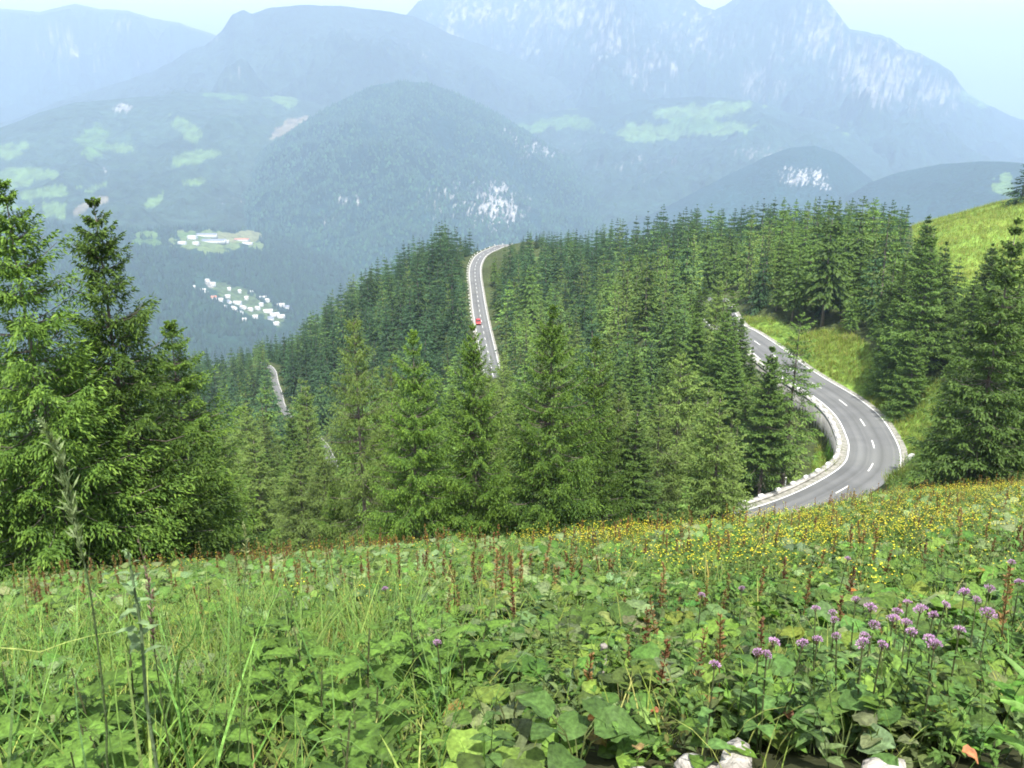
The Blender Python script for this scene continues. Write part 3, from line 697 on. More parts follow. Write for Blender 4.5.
# trees one can single out: kind, model, column of the foot, distance, row of the top, width factor, label
HERO = [
 ('spruce', SPR_NEAR[0], 74, 25.5, 176, .84, 'tall bushy spruce cut by the left edge of the photo, its boughs lit yellow green'),
 ('spruce', SPR_NEAR[1], 146, 27.5, 194, .82, 'tall spruce with a slender pointed leader beside the bushy one at the left edge'),
 ('spruce', SPR_NEAR[2], 196, 31.0, 318, .98, 'broad lower spruce leaning its wide boughs out to the right of the tall pointed spruce'),
 ('spruce', SPR_NEAR[0], 102, 33.5, 380, .9, 'dark spruce filling the gap behind the two tallest spruces on the meadow edge'),
 ('spruce', SPR_NEAR[1], -40, 29.0, 300, 1.1, 'spruce mostly cut off by the left edge of the photo behind the bushy one'),
 ('larch', LAR_NEAR[0], 368, 50, 312, .72, 'pale green feathery larch, first in the row of trees at the meadow edge'),
 ('spruce', SPR_NEAR[2], 417, 46, 330, .64, 'light green young spruce with stepped boughs beside the feathery larch'),
 ('spruce', SPR_NEAR[1], 477, 47, 322, .66, 'dark pointed spruce standing in front of the foot of the far road'),
 ('spruce', SPR_NEAR[0], 545, 46, 306, .70, 'tall spruce with bare grey lower limbs at the middle of the meadow edge'),
 ('spruce', SPR_NEAR[2], 588, 52, 334, .6, 'spruce standing close behind the tall one with bare grey limbs'),
 ('larch', LAR_NEAR[1], 398, 60, 356, .65, 'thin pale larch showing between the feathery larch and the stepped young spruce'),
 ('spruce', SPR_NEAR[1], 338, 52, 480, .8, 'small bright spruce at the foot of the feathery larch'),
 ('larch', LAR_MID[0], 668, 92, 352, 1.0, 'tall grey green larch with hanging wispy boughs left of the near bend'),
 ('larch', LAR_MID[1], 622, 86, 392, 1.05, 'grey green wispy larch between the meadow edge row and the tallest larch'),
 ('larch', LAR_MID[2], 722, 100, 428, 1.0, 'low soft larch just above the lower end of the parapet'),
 ('spruce', SPR_BARE, 778, 121, 312, 1.15, 'tall thin spruce with a long bare trunk beside the parapet of the near bend'),
 ('spruce', SPR_MID[3], 757, 118, 345, .95, 'dark narrow spruce beside the bare trunked one at the near bend'),
 ('spruce', SPR_MID[1], 738, 123, 376, .9, 'lower dark spruce behind the narrow pair left of the near bend'),
 ('spruce', SPR_MID[0], 968, 76, 210, .92, 'huge dark spruce with drooping boughs standing right of the near bend'),
 ('spruce', SPR_MID[2], 1014, 80, 250, 1.0, 'dark spruce half cut by the right edge of the photo beside the huge one'),
 ('spruce', SPR_MID[1], 946, 96, 312, .8, 'shorter spruce leaning against the left side of the huge dark spruce'),
 ('spruce', SPR_MID[2], 912, 158, 226, 1.0, 'tall spruce with low boughs at the top of the grass bank right of the bend'),
 ('larch', LAR_MID[0], 990, 118, 262, .85, 'soft green larch behind the shorter spruce right of the near bend'),
 ('spruce', SPR_FAR[2], 297, 332, 398, 1.1, 'small dark spruce breaking up the lower road, the left one of three'),
 ('spruce', SPR_FAR[0], 306, 322, 404, 1.1, 'small dark spruce breaking up the lower road, the middle one of three'),
 ('spruce', SPR_FAR[4], 315, 312, 410, 1.1, 'small dark spruce breaking up the lower road, the right one of three'),
 ('spruce', SPR_MID[0], 703, 212, 276, 1.4, 'broad spruce behind the left two of the four hiding the near road'),
 ('spruce', SPR_MID[2], 716, 205, 280, 1.4, 'broad spruce behind the middle two of the four hiding the near road'),
 ('spruce', SPR_MID[1], 697, 196, 284, 1.1, 'spruce hiding the far end of the near road, leftmost of four in a row'),
 ('larch', LAR_MID[1], 711, 186, 276, 1.2, 'pale larch hiding the far end of the near road, second of four in a row'),
 ('spruce', SPR_MID[0], 725, 176, 288, 1.25, 'spruce hiding the far end of the near road, third of four in a row'),
 ('spruce', SPR_MID[2], 736, 167, 312, 1.1, 'short spruce where the near road comes into view, rightmost of four in a row'),
 ('spruce', SPR_MID[1], 748, 158, 346, 1.1, 'spruce standing below the upper part of the near bend, the left one of two'),
 ('spruce', SPR_MID[0], 764, 149, 360, 1.1, 'spruce standing below the upper part of the near bend, the right one of two'),
 ('larch', LAR_MID[2], 772, 140, 392, .9, 'pale larch behind the bare trunked spruce at the near bend'),
 ('spruce', SPR_FAR[0], 1020, 300, 152, 1.5, 'lone dark spruce on the crest of the grassy hill at the right edge'),
 ('spruce', SPR_FAR[1], 943, 262, 238, .8, 'little spruce standing alone low on the grassy hill'),
 ('spruce', SPR_FAR[3], 722, 300, 236, 1.0, 'tall thin spruce with a bare pale trunk in the wood above the road'),
]
hero_xyz = []
for (kind, lib, u, D, vt, wid, lab) in HERO:
    th, _ = ray(u, 500); x, y = D*math.sin(th), D*math.cos(th)
    z = hgt(x, y)
    for _ in range(6):                      # the azimuth of the foot as seen at its own row
        uu, vv = pix(x, y, z); th += (u-uu)/F*.95; x, y = D*math.sin(th), D*math.cos(th); z = hgt(x, y)
    H = height_for(x, y, z, vt); hero_xyz.append((x, y, z, H))
    near = lib in SPR_NEAR or lib in LAR_NEAR or lib in SPR_MID or lib in LAR_MID or lib is SPR_BARE
    w = wid*np.clip({True: 1, False: 1}[True], .6, 1.4)
    add_tree(kind, lib, x, y, z-.1, H, rng.uniform(0, 6.28), lab, None, w, near)

# ---- the woods: positions on the ground, thinned so that roads and clearings stay open
cand = []
for (d0, d1, sp) in ((58, 130, 5.0), (130, 260, 5.6), (260, 520, 6.4), (520, 760, 8.5)):
    nx = int(2*d1*.66/sp); ny = int((d1-d0*.75)/sp)
    X, Y = np.meshgrid(np.arange(-nx//2, nx//2+1)*sp, d0*.75+np.arange(ny)*sp)
    X = X + (np.arange(Y.shape[0]) % 2)[:, None]*sp/2
    X = X+rng.uniform(-.38, .38, X.shape)*sp; Y = Y+rng.uniform(-.38, .38, X.shape)*sp
    D = np.hypot(X, Y); m = (D >= d0) & (D < d1) & (np.abs(np.arctan2(X, Y)) < .6); cand.append(np.stack((X[m], Y[m]), 1))
cand = np.concatenate(cand); cx, cy_ = cand[:, 0], cand[:, 1]; cz = height(cx, cy_); cD = np.hypot(cx, cy_)
cu, cv = pix(cx, cy_, cz)
ok = np.ones(len(cand), bool)
for P, w in ROADS:
    d = np.sqrt(((cx[:, None]-P[None, :, 0])**2+(cy_[:, None]-P[None, :, 1])**2)).min(1); ok &= d > w/2+2.6
for poly in (GRASS_SLOPE, GRASS_WALL, GRASS_HILL, GRASS_FAR): ok &= ~((cD > 95) & inpoly(cu, cv, poly))
ok &= ~((cD < 100) & (cu > 742) & (cu < 930))           # the open edge above the near bend
ok &= ~((cD < 100) & (cu > 930) & (cv > 470))
ok &= ~((cu > 905) & (cD > 215))
ok &= ~((cx < 68) & (cx > 44) & (cy_ > 92) & (cy_ < 136) & (cu > 800))
ok &= ~((cD < 76) & (cu > 225) & (cu < 300) & (cv > 560))
for (x, y, z, H) in hero_xyz: ok &= np.hypot(cx-x, cy_-y) > 2.8+.04*H
SKYL = [(-60, 352), (170, 352), (232, 350), (258, 338), (275, 338), (300, 322), (330, 292), (360, 266), (400, 244), (430, 230), (445, 222), (470, 222), (478, 226), (484, 243), (497, 246), (503, 246), (512, 243), (530, 232), (560, 230), (590, 233), (600, 212), (612, 206), (640, 209), (680, 201), (720, 205), (750, 200), (770, 194), (800, 202), (818, 194), (840, 198), (860, 198), (880, 198), (897, 206), (922, 218), (936, 240), (960, 250), (1000, 240), (1060, 230)]
SKYL = np.array(SKYL, float)
Hh = rng.normal(17.5, 5.0, len(cand)).clip(8, 27)
Hh = np.where(cD < 140, Hh*.82, Hh); Hh = np.where((cu < 470) & (cD > 300), Hh*1.08, Hh)
young = (fbm(cx/22, cy_/22, 3, 55) > .06) & (cD > 100) & (cD < 330) & (cu > 330); Hh = np.where(young, Hh*.72, Hh)
cap = np.interp(cu, SKYL[:, 0], SKYL[:, 1]) + np.abs(rng.normal(0, 13, len(cand)))-4 + 22*np.clip(fbm(cx/30, cy_/30, 2, 66), 0, 1)
tu, tv = pix(cx, cy_, cz+Hh)
cap = np.where((cD < 140) & (cu > 200) & (cu < 790), np.maximum(cap, np.where(cu < 345, 430, 352) + np.abs(rng.normal(0, 22, len(cand)))), cap)
for i in np.nonzero(tv < cap)[0]:
    Hh[i] = height_for(cx[i], cy_[i], cz[i], cap[i])
ok &= Hh > 5.5
tu, tv = pix(cx, cy_, cz+Hh)
# sight lines that stay open
clear = []
for P, a, b in ((road1, (742, 318), (905, 500)), (road2, (466, 240), (497, 352))):
    for q in (offset(P, -3.4), P, offset(P, 3.4)):
        for p in q[::2]:
            u, v = pix(*p)
            if a[0]-2 <= u <= b[0]+3 and a[1] <= v <= b[1] and not (770 < u < 808 and v < 372): clear.append((u, v, math.hypot(p[0], p[1])))
for (u, v) in ((325, 447), (330, 456), (335, 466), (276, 380), (274, 374), (280, 402), (283, 410), (278, 392)):
    p = ground_at(u, v, 150); clear.append((u, v, math.hypot(p[0], p[1])))
for (u, v, D) in ((822, 425, 140), (832, 440, 130), (838, 455, 125), (835, 430, 135), (826, 410, 150), (820, 470, 118), (832, 470, 118), (810, 478, 118), (806, 488, 113), (792, 498, 110), (774, 506, 107), (754, 512, 104), (815, 445, 128), (814, 415, 145), (900, 450, 130), (904, 462, 128), (906, 474, 122), (895, 435, 140), (886, 415, 150), (892, 425, 145), (845, 350, 175), (860, 375, 165), (830, 345, 185), (815, 350, 185), (880, 400, 150), (870, 360, 165), (845, 365, 165), (760, 318, 205), (750, 320, 200)): clear.append((u, v, D))
for u in range(940, 1030, 12): clear.append((u, 222, 280))
clear = np.array(clear)
halfw = (2.3*F/np.maximum(cD, 1))
for (u, v, D) in clear:
    t = np.clip((v-tv)/np.maximum(cv-tv, 1), 0, 1)
    hit = (cD < D-1.5) & (v > tv-1) & (v < cv+3) & (np.abs(u-(tu+(cu-tu)*t)) < halfw*t+2.0)
    ok &= ~hit
I = np.nonzero(ok)[0]
# how much of each tree the photo would show
order = I[np.argsort(cD[I])]; W_, H_ = 512, 384; buf = np.zeros((H_, W_), bool); vis = np.zeros(len(cand))
yy = np.arange(H_)
for (x, y, z, H) in hero_xyz:
    pass
meadow_row = np.interp(np.arange(W_)*2, [0, 300, 540, 740, 900, 1024], [588, 560, 545, 522, 497, 468])/2
buf |= yy[:, None] > meadow_row[None]
for (x, y, z, H) in hero_xyz:
    u, v = pix(x, y, z); u2, v2 = pix(x, y, z+H); hw = .19*H*F/math.hypot(x, y)
    for r_ in range(max(0, int(v2/2)), min(H_, int(v/2))):
        t = (r_*2-v2)/(v-v2); c = u2+(u-u2)*t; a = max(0, int((c-hw*t*.8)/2)); b = max(0, min(W_, int((c+hw*t*.8)/2))); buf[r_, a:b] = True
for i in order:
    n = 0; hw = .13*Hh[i]*F/cD[i]
    for r_ in range(max(0, int(tv[i]/2)), min(H_, int(cv[i]/2)+1)):
        t = (r_*2-tv[i])/max(cv[i]-tv[i], 1); c = tu[i]+(cu[i]-tu[i])*t; a = max(0, int((c-hw*t)/2)); b = max(0, min(W_, int((c+hw*t)/2)+1))
        if b > a: n += int((~buf[r_, a:b]).sum()); buf[r_, a:b] = True
    vis[i] = n*4
seen = I[vis[I] >= 4]
# species: larches where the wood is pale, dark spruces on the flank and the skyline
lp = np.where((cu < 345) & (cD < 260), .5, np.where((cu > 520) & (cD < 150), .42, np.where((cD < 335) & (cu > 480), .42, .06)))
lp = np.where((cu > 780) & (cD > 150), .12, lp); lp = np.where((cu < 345) & (cD < 150), .6, lp)
lp = lp*np.clip(.25+3.2*(fbm(cx/38, cy_/38, 3, 123)+.2), .1, 2.2); isl = rng.random(len(cand)) < lp
zone = np.where((cu < 300) & (cD > 430), 1, np.where((cu < 475) & (cD > 270), 0, np.where(cu < 345, 2, np.where((cD > 345) & (cu > 500), 4, np.where((cu > 740) & (cD > 95), 5, np.where(cD < 135, 6, 3))))))
ZL = {0: 'in the dense dark wood on the flank left of the far road', 1: 'on the low wooded ridge under the village', 2: 'on the lower slope below the lower road at the left',
      3: 'in the wooded hollow between the far road and the near bend', 4: 'along the skyline of the wood behind the hollow', 5: 'in the stand above the grass bank of the near bend', 6: 'in the thicket just behind the meadow edge row'}
def pick(i):
    D = cD[i]
    if isl[i]:
        lib = LAR_MID if D < 150 else LAR_FAR
    else:
        lib = SPR_MID if D < 175 else SPR_FAR
        if D >= 175:
            c = (0, 2, 0, 2, 4) if zone[i] in (0, 1, 4) else (1, 3, 4, 1, 0)
            return SPR_FAR[3] if 765 < cu[i] < 855 and 183 < D < 235 else SPR_FAR[c[i % 5]]
    return lib[i % len(lib)]
sp = [i for i in seen if not isl[i]]; la = [i for i in seen if isl[i]]
sp.sort(key=lambda i: -vis[i]); la.sort(key=lambda i: -vis[i])
single = set(sp[:278]) | set(la[:150])
print('trees', len(I), 'seen', len(seen), 'spruce', len(sp), 'larch', len(la))
rest = [i for i in I if i not in single and (vis[i] >= 4 or rng.random() < .3)]
for i in sorted(single):
    kind = 'larch' if isl[i] else 'spruce'; lib = pick(i); big = (cv[i]-tv[i]) > 95 and vis[i] > 900
    tone = ('soft pale larch ' if isl[i] else ('dark pointed spruce ' if zone[i] in (0, 1, 4) else 'green pointed spruce '))
    lab = tone+ZL[int(zone[i])]
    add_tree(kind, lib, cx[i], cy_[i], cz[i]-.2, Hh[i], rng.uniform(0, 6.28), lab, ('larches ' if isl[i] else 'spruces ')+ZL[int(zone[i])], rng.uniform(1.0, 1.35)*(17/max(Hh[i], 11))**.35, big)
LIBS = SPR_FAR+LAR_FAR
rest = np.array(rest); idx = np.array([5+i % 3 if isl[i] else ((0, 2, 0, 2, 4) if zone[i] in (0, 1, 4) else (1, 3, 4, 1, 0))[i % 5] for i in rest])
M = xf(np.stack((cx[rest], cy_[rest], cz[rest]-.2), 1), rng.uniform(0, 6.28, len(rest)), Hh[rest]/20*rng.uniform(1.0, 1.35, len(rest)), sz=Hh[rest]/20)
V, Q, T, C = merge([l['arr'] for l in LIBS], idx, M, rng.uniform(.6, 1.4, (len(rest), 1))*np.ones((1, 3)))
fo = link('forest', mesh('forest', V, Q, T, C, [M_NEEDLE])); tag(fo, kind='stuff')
print('forest faces', len(Q))

# ---- the woods on the hills across the valley: one mass of simple pointed crowns
def far_wood(P3, C3, n, hmin, hmax, seed):
    r = np.random.default_rng(seed); rr, cc = P3.shape[:2]; T_ = MB()
    a = r.uniform(0, rr-12, n); b = r.uniform(0, cc-1.01, n); ia, ib = a.astype(int), b.astype(int); fa, fb = (a-ia)[:, None], (b-ib)[:, None]
    p = (P3[ia, ib]*(1-fa)+P3[ia+1, ib]*fa)*(1-fb) + (P3[ia, ib+1]*(1-fa)+P3[ia+1, ib+1]*fa)*fb
    c = C3[ia, ib]; keep = (c.max(1) < .11) & (c.min(1) > 0); p = p[keep]
    u, v = pix(p[:, 0], p[:, 1], p[:, 2]); keep = (u > -20) & (u < 1044); p = p[keep]
    u, v = pix(p[:, 0], p[:, 1], p[:, 2]); dens = fbm(p[:, 0]/120, p[:, 1]/120, 3, seed)
    built = (((u-244)/50)**2+((v-305-.5*(u-244))/13)**2 < 1) | (((u-215)/44)**2+((v-244)/11)**2 < 1)
    p = p[(dens > -.2) & ~built]; n = len(p)
    ang = np.arange(5)*2*math.pi/5
    V = np.vstack(([(0, 0, 1)], np.stack((np.cos(ang)*.2, np.sin(ang)*.2, np.full(5, .12)), 1)))
    T = np.array([(0, 1+k, 1+(k+1) % 5) for k in range(5)])
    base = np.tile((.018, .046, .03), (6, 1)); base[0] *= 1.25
    h = r.uniform(hmin, hmax, n)
    broad = r.random(n) < .25
    M = xf(p-np.array((0, 0, 2)), r.uniform(0, 6, n), h*r.uniform(.9, 1.4, n)*np.where(broad, 1.7, 1), sz=h*np.where(broad, .75, 1))
    j = np.where(broad[:, None], np.array((1.5, 1.5, 1.1)), 1.0)*r.uniform(.7, 1.35, (n, 1))
    return merge([(V, np.zeros((0, 4), int), T, base)], np.zeros(n, int), M, j)
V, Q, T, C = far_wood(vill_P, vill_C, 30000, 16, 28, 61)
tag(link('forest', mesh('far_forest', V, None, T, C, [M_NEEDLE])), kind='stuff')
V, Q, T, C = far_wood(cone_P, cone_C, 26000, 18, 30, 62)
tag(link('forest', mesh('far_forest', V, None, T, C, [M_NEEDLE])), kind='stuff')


# ------------------------------------------------------------------ the meadow
class LB(MB): pass
def leaf(mb, base, az, pitch, L, W, ns=4, nw=2, shape='round', droop=.6, fold=.25, ruffle=.0, c=(.07, .15, .03), petiole=0., r=None, roll=0.):
    """one leaf: an arching blade with a keel, its outline given by shape"""
    r = r or rng
    d = np.array((math.cos(az), math.sin(az))); sd = np.array((-math.sin(az), math.cos(az)))
    t = np.linspace(0, 1, ns+1); ang = pitch - droop*t*1.4
    st = L/ns; x = np.concatenate(([0], np.cumsum(np.cos(ang[:-1])*st))); z = np.concatenate(([0], np.cumsum(np.sin(ang[:-1])*st)))
    if shape == 'round': w = np.sin(np.pi*np.clip(t*.93+.07, 0, 1)**.62)**.75
    elif shape == 'lance': w = np.sin(np.pi*np.clip(t*.97+.03, 0, 1)**.8)
    elif shape == 'nettle': w = np.sin(np.pi*np.clip(t*.96+.04, 0, 1)**.55)**1.1*(1+.2*(np.arange(ns+1) % 2)*2-.2)
    else: w = np.clip(1.15-t, 0, 1)**.7*np.clip(.5+t*6, 0, 1)
    w[-1] = .03; w = w*W*.5
    q = np.linspace(-1, 1, nw+1); V = []; C = []
    for k in range(ns+1):
        for j in q:
            o = j*w[k]; lift = abs(j)*w[k]*fold + roll*o + (ruffle*W*math.sin(k*2.1+j*3.3+az*5) if 0 < k < ns else 0)*abs(j)
            V.append((base[0]+d[0]*x[k]+sd[0]*o, base[1]+d[1]*x[k]+sd[1]*o, base[2]+z[k]+lift))
            C.append(np.asarray(c)*(1.0+(.3 if abs(j) < .1 and shape != 'blade' else 0)+.12*math.sin(k*3.1+j*7)))
    n = nw+1; Q = [(k*n+j, k*n+j+1, (k+1)*n+j+1, (k+1)*n+j) for k in range(ns) for j in range(nw)]
    mb.add(V, Q, col=C)
def stalk(mb, P, r0, r1, c, n=3): mb.tube(P, np.linspace(r0, r1, len(P)), n, c, cap=False)
def dock_clump(seed, fine):
    r = np.random.default_rng(seed); mb = MB(); pal = [(.072, .145, .03), (.09, .17, .032), (.115, .18, .055), (.06, .12, .028), (.11, .185, .036), (.125, .19, .085)]
    main = pal[r.integers(6)]
    for k in range(r.integers(6, 10)):
        az = k*2.4+r.normal(0, .4); h = r.uniform(.10, .36); out = r.uniform(.05, .24); L = r.uniform(.14, .27); c = np.array(main if r.random() < .6 else pal[r.integers(6)])*r.uniform(.8, 1.25)
        if r.random() < .01: c = np.array((.16, .12, .04))
        b = np.array((math.cos(az)*out, math.sin(az)*out, h))
        if fine: stalk(mb, np.array(((0, 0, 0), b*np.array((.45, .45, .75)), b)), .006, .004, (.11, .15, .045))
        leaf(mb, b, az+r.normal(0, .3), r.uniform(-.15, .6), L, L*r.uniform(.75, 1.1), 5 if fine else 3, 4 if fine else 2, 'round', r.uniform(.2, .9), r.uniform(.05, .35), .07 if fine else 0, c, r=r, roll=r.normal(0, .25))
    return mb.arrays()
def grass_tuft(seed, fine, h=.42, pal=((.14, .23, .04), (.11, .2, .034), (.17, .25, .055), (.22, .26, .08)), nb=13, spread=.09, w=.010):
    r = np.random.default_rng(seed); mb = MB()
    for k in range(nb):
        az = r.uniform(0, 6.28); L = h*r.uniform(.55, 1.3); c = np.array(pal[r.integers(len(pal))])*r.uniform(.8, 1.2)
        b = (r.normal(0, spread), r.normal(0, spread), 0)
        leaf(mb, b, az, r.uniform(1.05, 1.5), L, w*r.uniform(.7, 1.4), 4 if fine else 2, 1, 'blade', r.uniform(.2, 1.0), 0, 0, c, r=r)
    return mb.arrays()
def herb(seed, fine, h=.42):
    r = np.random.default_rng(seed); mb = MB()
    for s_ in range(3):
        b = np.array((r.normal(0, .09), r.normal(0, .09), 0)); lean = r.normal(0, .12, 2); H = h*r.uniform(.6, 1.25)
        if fine: stalk(mb, np.array((b, b+np.array((lean[0]*.4, lean[1]*.4, H*.5)), b+np.array((*lean, H)))), .004, .002, (.1, .16, .05))
        c0 = np.array([(.095, .18, .036), (.075, .15, .04), (.125, .2, .07)][r.integers(3)])
        for k in range(9 if fine else 6):
            t = r.uniform(.2, 1); p = b+np.array((lean[0]*t, lean[1]*t, H*t)); L = r.uniform(.05, .12)*(1.25-.5*t)
            leaf(mb, p, r.uniform(0, 6.28), r.uniform(-.1, .8), L, L*r.uniform(.35, .6), 3 if fine else 2, 2 if fine else 1, 'lance', r.uniform(.2, .9), .2, 0, c0*r.uniform(.75, 1.25), r=r)
    return mb.arrays()
def flowers(seed, fine, col=(.72, .7, .06), h=.42, n=7, size=.024, stem=(.09, .16, .04)):
    r = np.random.default_rng(seed); mb = MB()
    for k in range(n):
        b = np.array((r.normal(0, .07), r.normal(0, .07), 0)); e = b+np.array((r.normal(0, .07), r.normal(0, .07), h*r.uniform(.65, 1.2)))
        stalk(mb, np.array((b, (b+e)/2+r.normal(0, .02, 3), e)), .0025, .0015, stem)
        for j in range(6):
            leaf(mb, e, j*1.047+r.normal(0, .1), r.uniform(.2, .7), size*.62, size*.5, 1, 1, 'round', .1, 0, 0, np.array(col)*r.uniform(.85, 1.1), r=r)
    return mb.arrays()
def spike(seed, fine, h=.66, pal=((.16, .078, .035), (.19, .115, .045), (.125, .065, .035), (.2, .16, .055))):
    r = np.random.default_rng(seed); mb = MB(); lean = r.normal(0, .05, 2); H = h*r.uniform(.8, 1.15); c = np.array(pal[r.integers(len(pal))])
    P = np.array(((0, 0, 0), (lean[0]*.5, lean[1]*.5, H*.5), (lean[0], lean[1], H))); st = MB(); stalk(st, P, .0055, .003, c*.8)
    n = 70 if fine else 30; t = r.uniform(.42, 1.0, n)**.9; a = r.uniform(0, 6.28, n); rad = .036*(1.15-t)*r.uniform(.3, 1.2, n)+.004
    p = np.stack((lean[0]*t+np.cos(a)*rad*.3, lean[1]*t+np.sin(a)*rad*.3, H*t), 1)
    d = np.stack((np.cos(a), np.sin(a), r.uniform(.3, 1.6, n)), 1)
    V, Q, C = diamonds(p, d, (.02+rad)*1.0, np.full(n, .017 if fine else .024), r.uniform(-1, 1, n), np.tile(c, (n, 1))*r.uniform(.7, 1.3, (n, 1)), np.tile(c*1.25, (n, 1))*r.uniform(.7, 1.3, (n, 1)))
    mb.add(V, Q, col=C)
    return st, mb
MEADOW_ROW = np.array([(-200, 592), (0, 588), (300, 560), (540, 545), (740, 522), (900, 495), (1024, 466), (1200, 420)], float)
def scatter(d0, d1, dens, weight=None):
    A = .5*1.26*(d1*d1-d0*d0); n = int(A*dens); D = np.sqrt(rng.uniform(d0*d0, d1*d1, n)); th = rng.uniform(-.63, .63, n)
    x, y = D*np.sin(th), D*np.cos(th); z = meadow(x, y)
    u, v = pix(x, y, z); k = (u > -70) & (u < 1094) & (v < 900) & (v > np.interp(u, MEADOW_ROW[:, 0], MEADOW_ROW[:, 1])-14)
    x, y, u, v, D = x[k], y[k], u[k], v[k], D[k]
    if weight is not None:
        k = rng.random(len(x)) < weight(u, v, D, x, y); x, y, u, v, D = x[k], y[k], u[k], v[k], D[k]
    k = ~((u > 490) & (v > 772) & (D < 6)); x, y, u, v, D = x[k], y[k], u[k], v[k], D[k]
    z = height(x, y) if len(x) else np.zeros(0)
    return np.stack((x, y, z-.01), 1), u, v, D
def plant_mass(name, specs, mat):
    """specs: (templates, positions, scale range, tilt)"""
    Vs, Qs, Ts, Cs = [], [], [], []; n = 0
    for temps, pos, (s0, s1), tl in specs:
        if not len(pos): continue
        m = len(pos); s_ = rng.uniform(s0, s1, m)
        M = xf(pos, rng.uniform(0, 6.28, m), s_, rng.normal(0, tl, (m, 2)))
        tone = rng.uniform(.75, 1.25, (m, 1))*np.array((1.0, .93, .8)) * (1+rng.normal(0, .08, (m, 3)))*(1+.5*fbm(pos[:, 0]/1.7, pos[:, 1]/1.7, 3, 91)[:, None])
        V, Q, T, C = merge(temps, rng.integers(0, len(temps), m), M, tone)
        Vs.append(V); Cs.append(C)
        if Q is not None: Qs.append(Q+n)
        if T is not None: Ts.append(T+n)
        n += len(V)
    o = link(name, mesh(name, np.concatenate(Vs), np.concatenate(Qs) if Qs else None, np.concatenate(Ts) if Ts else None, np.clip(np.concatenate(Cs), 0, 1), [mat])); tag(o, kind='stuff'); return o
LEFTZ = lambda u, v: smooth(520, 330, u)*smooth(585, 640, v)
def yel(u, v, D, x, y):
    a = inpoly(u, v, [(520, 548), (640, 532), (760, 522), (880, 505), (1024, 492), (1100, 490), (1100, 545), (960, 562), (800, 575), (740, 600), (660, 600), (590, 575), (520, 575)])
    b = (v > 540) & (v < 625) & (u > 150)
    n = fbm(x/2.2, y/2.2, 3, 101)
    return np.where(a, np.clip(.45+n*2.4, 0, 1), np.where(b, np.clip(n*1.6-.05, 0, 1)*.4, 0))
fine_dock = [dock_clump(10+k, True) for k in range(10)]; far_dock = [dock_clump(30+k, False) for k in range(10)]
fine_grass = [grass_tuft(50+k, True) for k in range(8)]; far_grass = [grass_tuft(60+k, False, nb=11, w=.014) for k in range(6)]
red_grass = [grass_tuft(70+k, False, .6, ((.15, .09, .045), (.11, .15, .045), (.17, .13, .06), (.1, .16, .04)), 10, .12, .018) for k in range(6)]
pale_grass = [grass_tuft(80+k, False, .5, ((.2, .25, .07), (.16, .22, .06), (.25, .26, .09)), 11, .1, .015) for k in range(4)]
tall_grass = [grass_tuft(90+k, True, .85, ((.1, .2, .045), (.13, .23, .06), (.09, .17, .04)), 8, .07, .013) for k in range(5)]
fine_herb = [herb(110+k, True) for k in range(8)]; far_herb = [herb(120+k, False) for k in range(6)]
yellow = [flowers(130+k, False) for k in range(5)]
near_docks = scatter(2.6, 12, 20, lambda u, v, D, x, y: (1-.8*LEFTZ(u, v))*np.clip(.75+fbm(x/1.5, y/1.5, 3, 41)*1.6, .1, 1))[0]
mid_docks = scatter(12, 28, 11, lambda u, v, D, x, y: np.clip(.7+fbm(x/2.5, y/2.5, 3, 42)*1.8, .05, 1)*(1-.6*yel(u, v, D, x, y)))[0]
far_docks = scatter(28, 80, 2.2, lambda u, v, D, x, y: np.clip(.35+fbm(x/6, y/6, 3, 43)*1.8, .05, 1))[0]
plant_mass('meadow_leaves', [(fine_dock, near_docks, (.5, .9), .1), (far_dock, mid_docks, (.5, .95), .1), (far_dock, far_docks, (.4, .75), .1)], M_LEAF)
ng = scatter(2.2, 12, 26, lambda u, v, D, x, y: .3+.7*LEFTZ(u, v))[0]
ng2 = scatter(2.2, 9, 15, lambda u, v, D, x, y: LEFTZ(u, v))[0]
mg = scatter(12, 30, 11, lambda u, v, D, x, y: np.clip(.5+fbm(x/3, y/3, 3, 44)*1.5, .1, 1))[0]
fg = scatter(30, 85, 7)[0]
pg = scatter(8, 60, 6, lambda u, v, D, x, y: np.clip(yel(u, v, D, x, y)+.1, 0, 1))[0]
rg = scatter(16, 85, 5, lambda u, v, D, x, y: np.where((u > 800) & (v < 530), .8, .18))[0]
plant_mass('meadow_grass', [(fine_grass, ng, (.5, 1.1), .12), (tall_grass, ng2, (.5, 1.0), .12), (far_grass, mg, (.5, .95), .12), (far_grass, fg, (.45, .8), .12), (pale_grass, pg, (.6, 1.0), .12), (red_grass, rg, (.45, .75), .12)], M_LEAF)
nh = scatter(2.4, 12, 22, lambda u, v, D, x, y: 1-.65*LEFTZ(u, v))[0]; mh = scatter(12, 30, 10)[0]; fh = scatter(30, 80, 2.5)[0]
plant_mass('meadow_herbs', [(fine_herb, nh, (.6, 1.1), .12), (far_herb, mh, (.6, 1.0), .12), (far_herb, fh, (.5, .8), .12)], M_LEAF)
yf = scatter(6, 80, 21, yel)[0]
plant_mass('buttercups', [(yellow, yf, (.8, 1.25), .12)], M_PETAL)

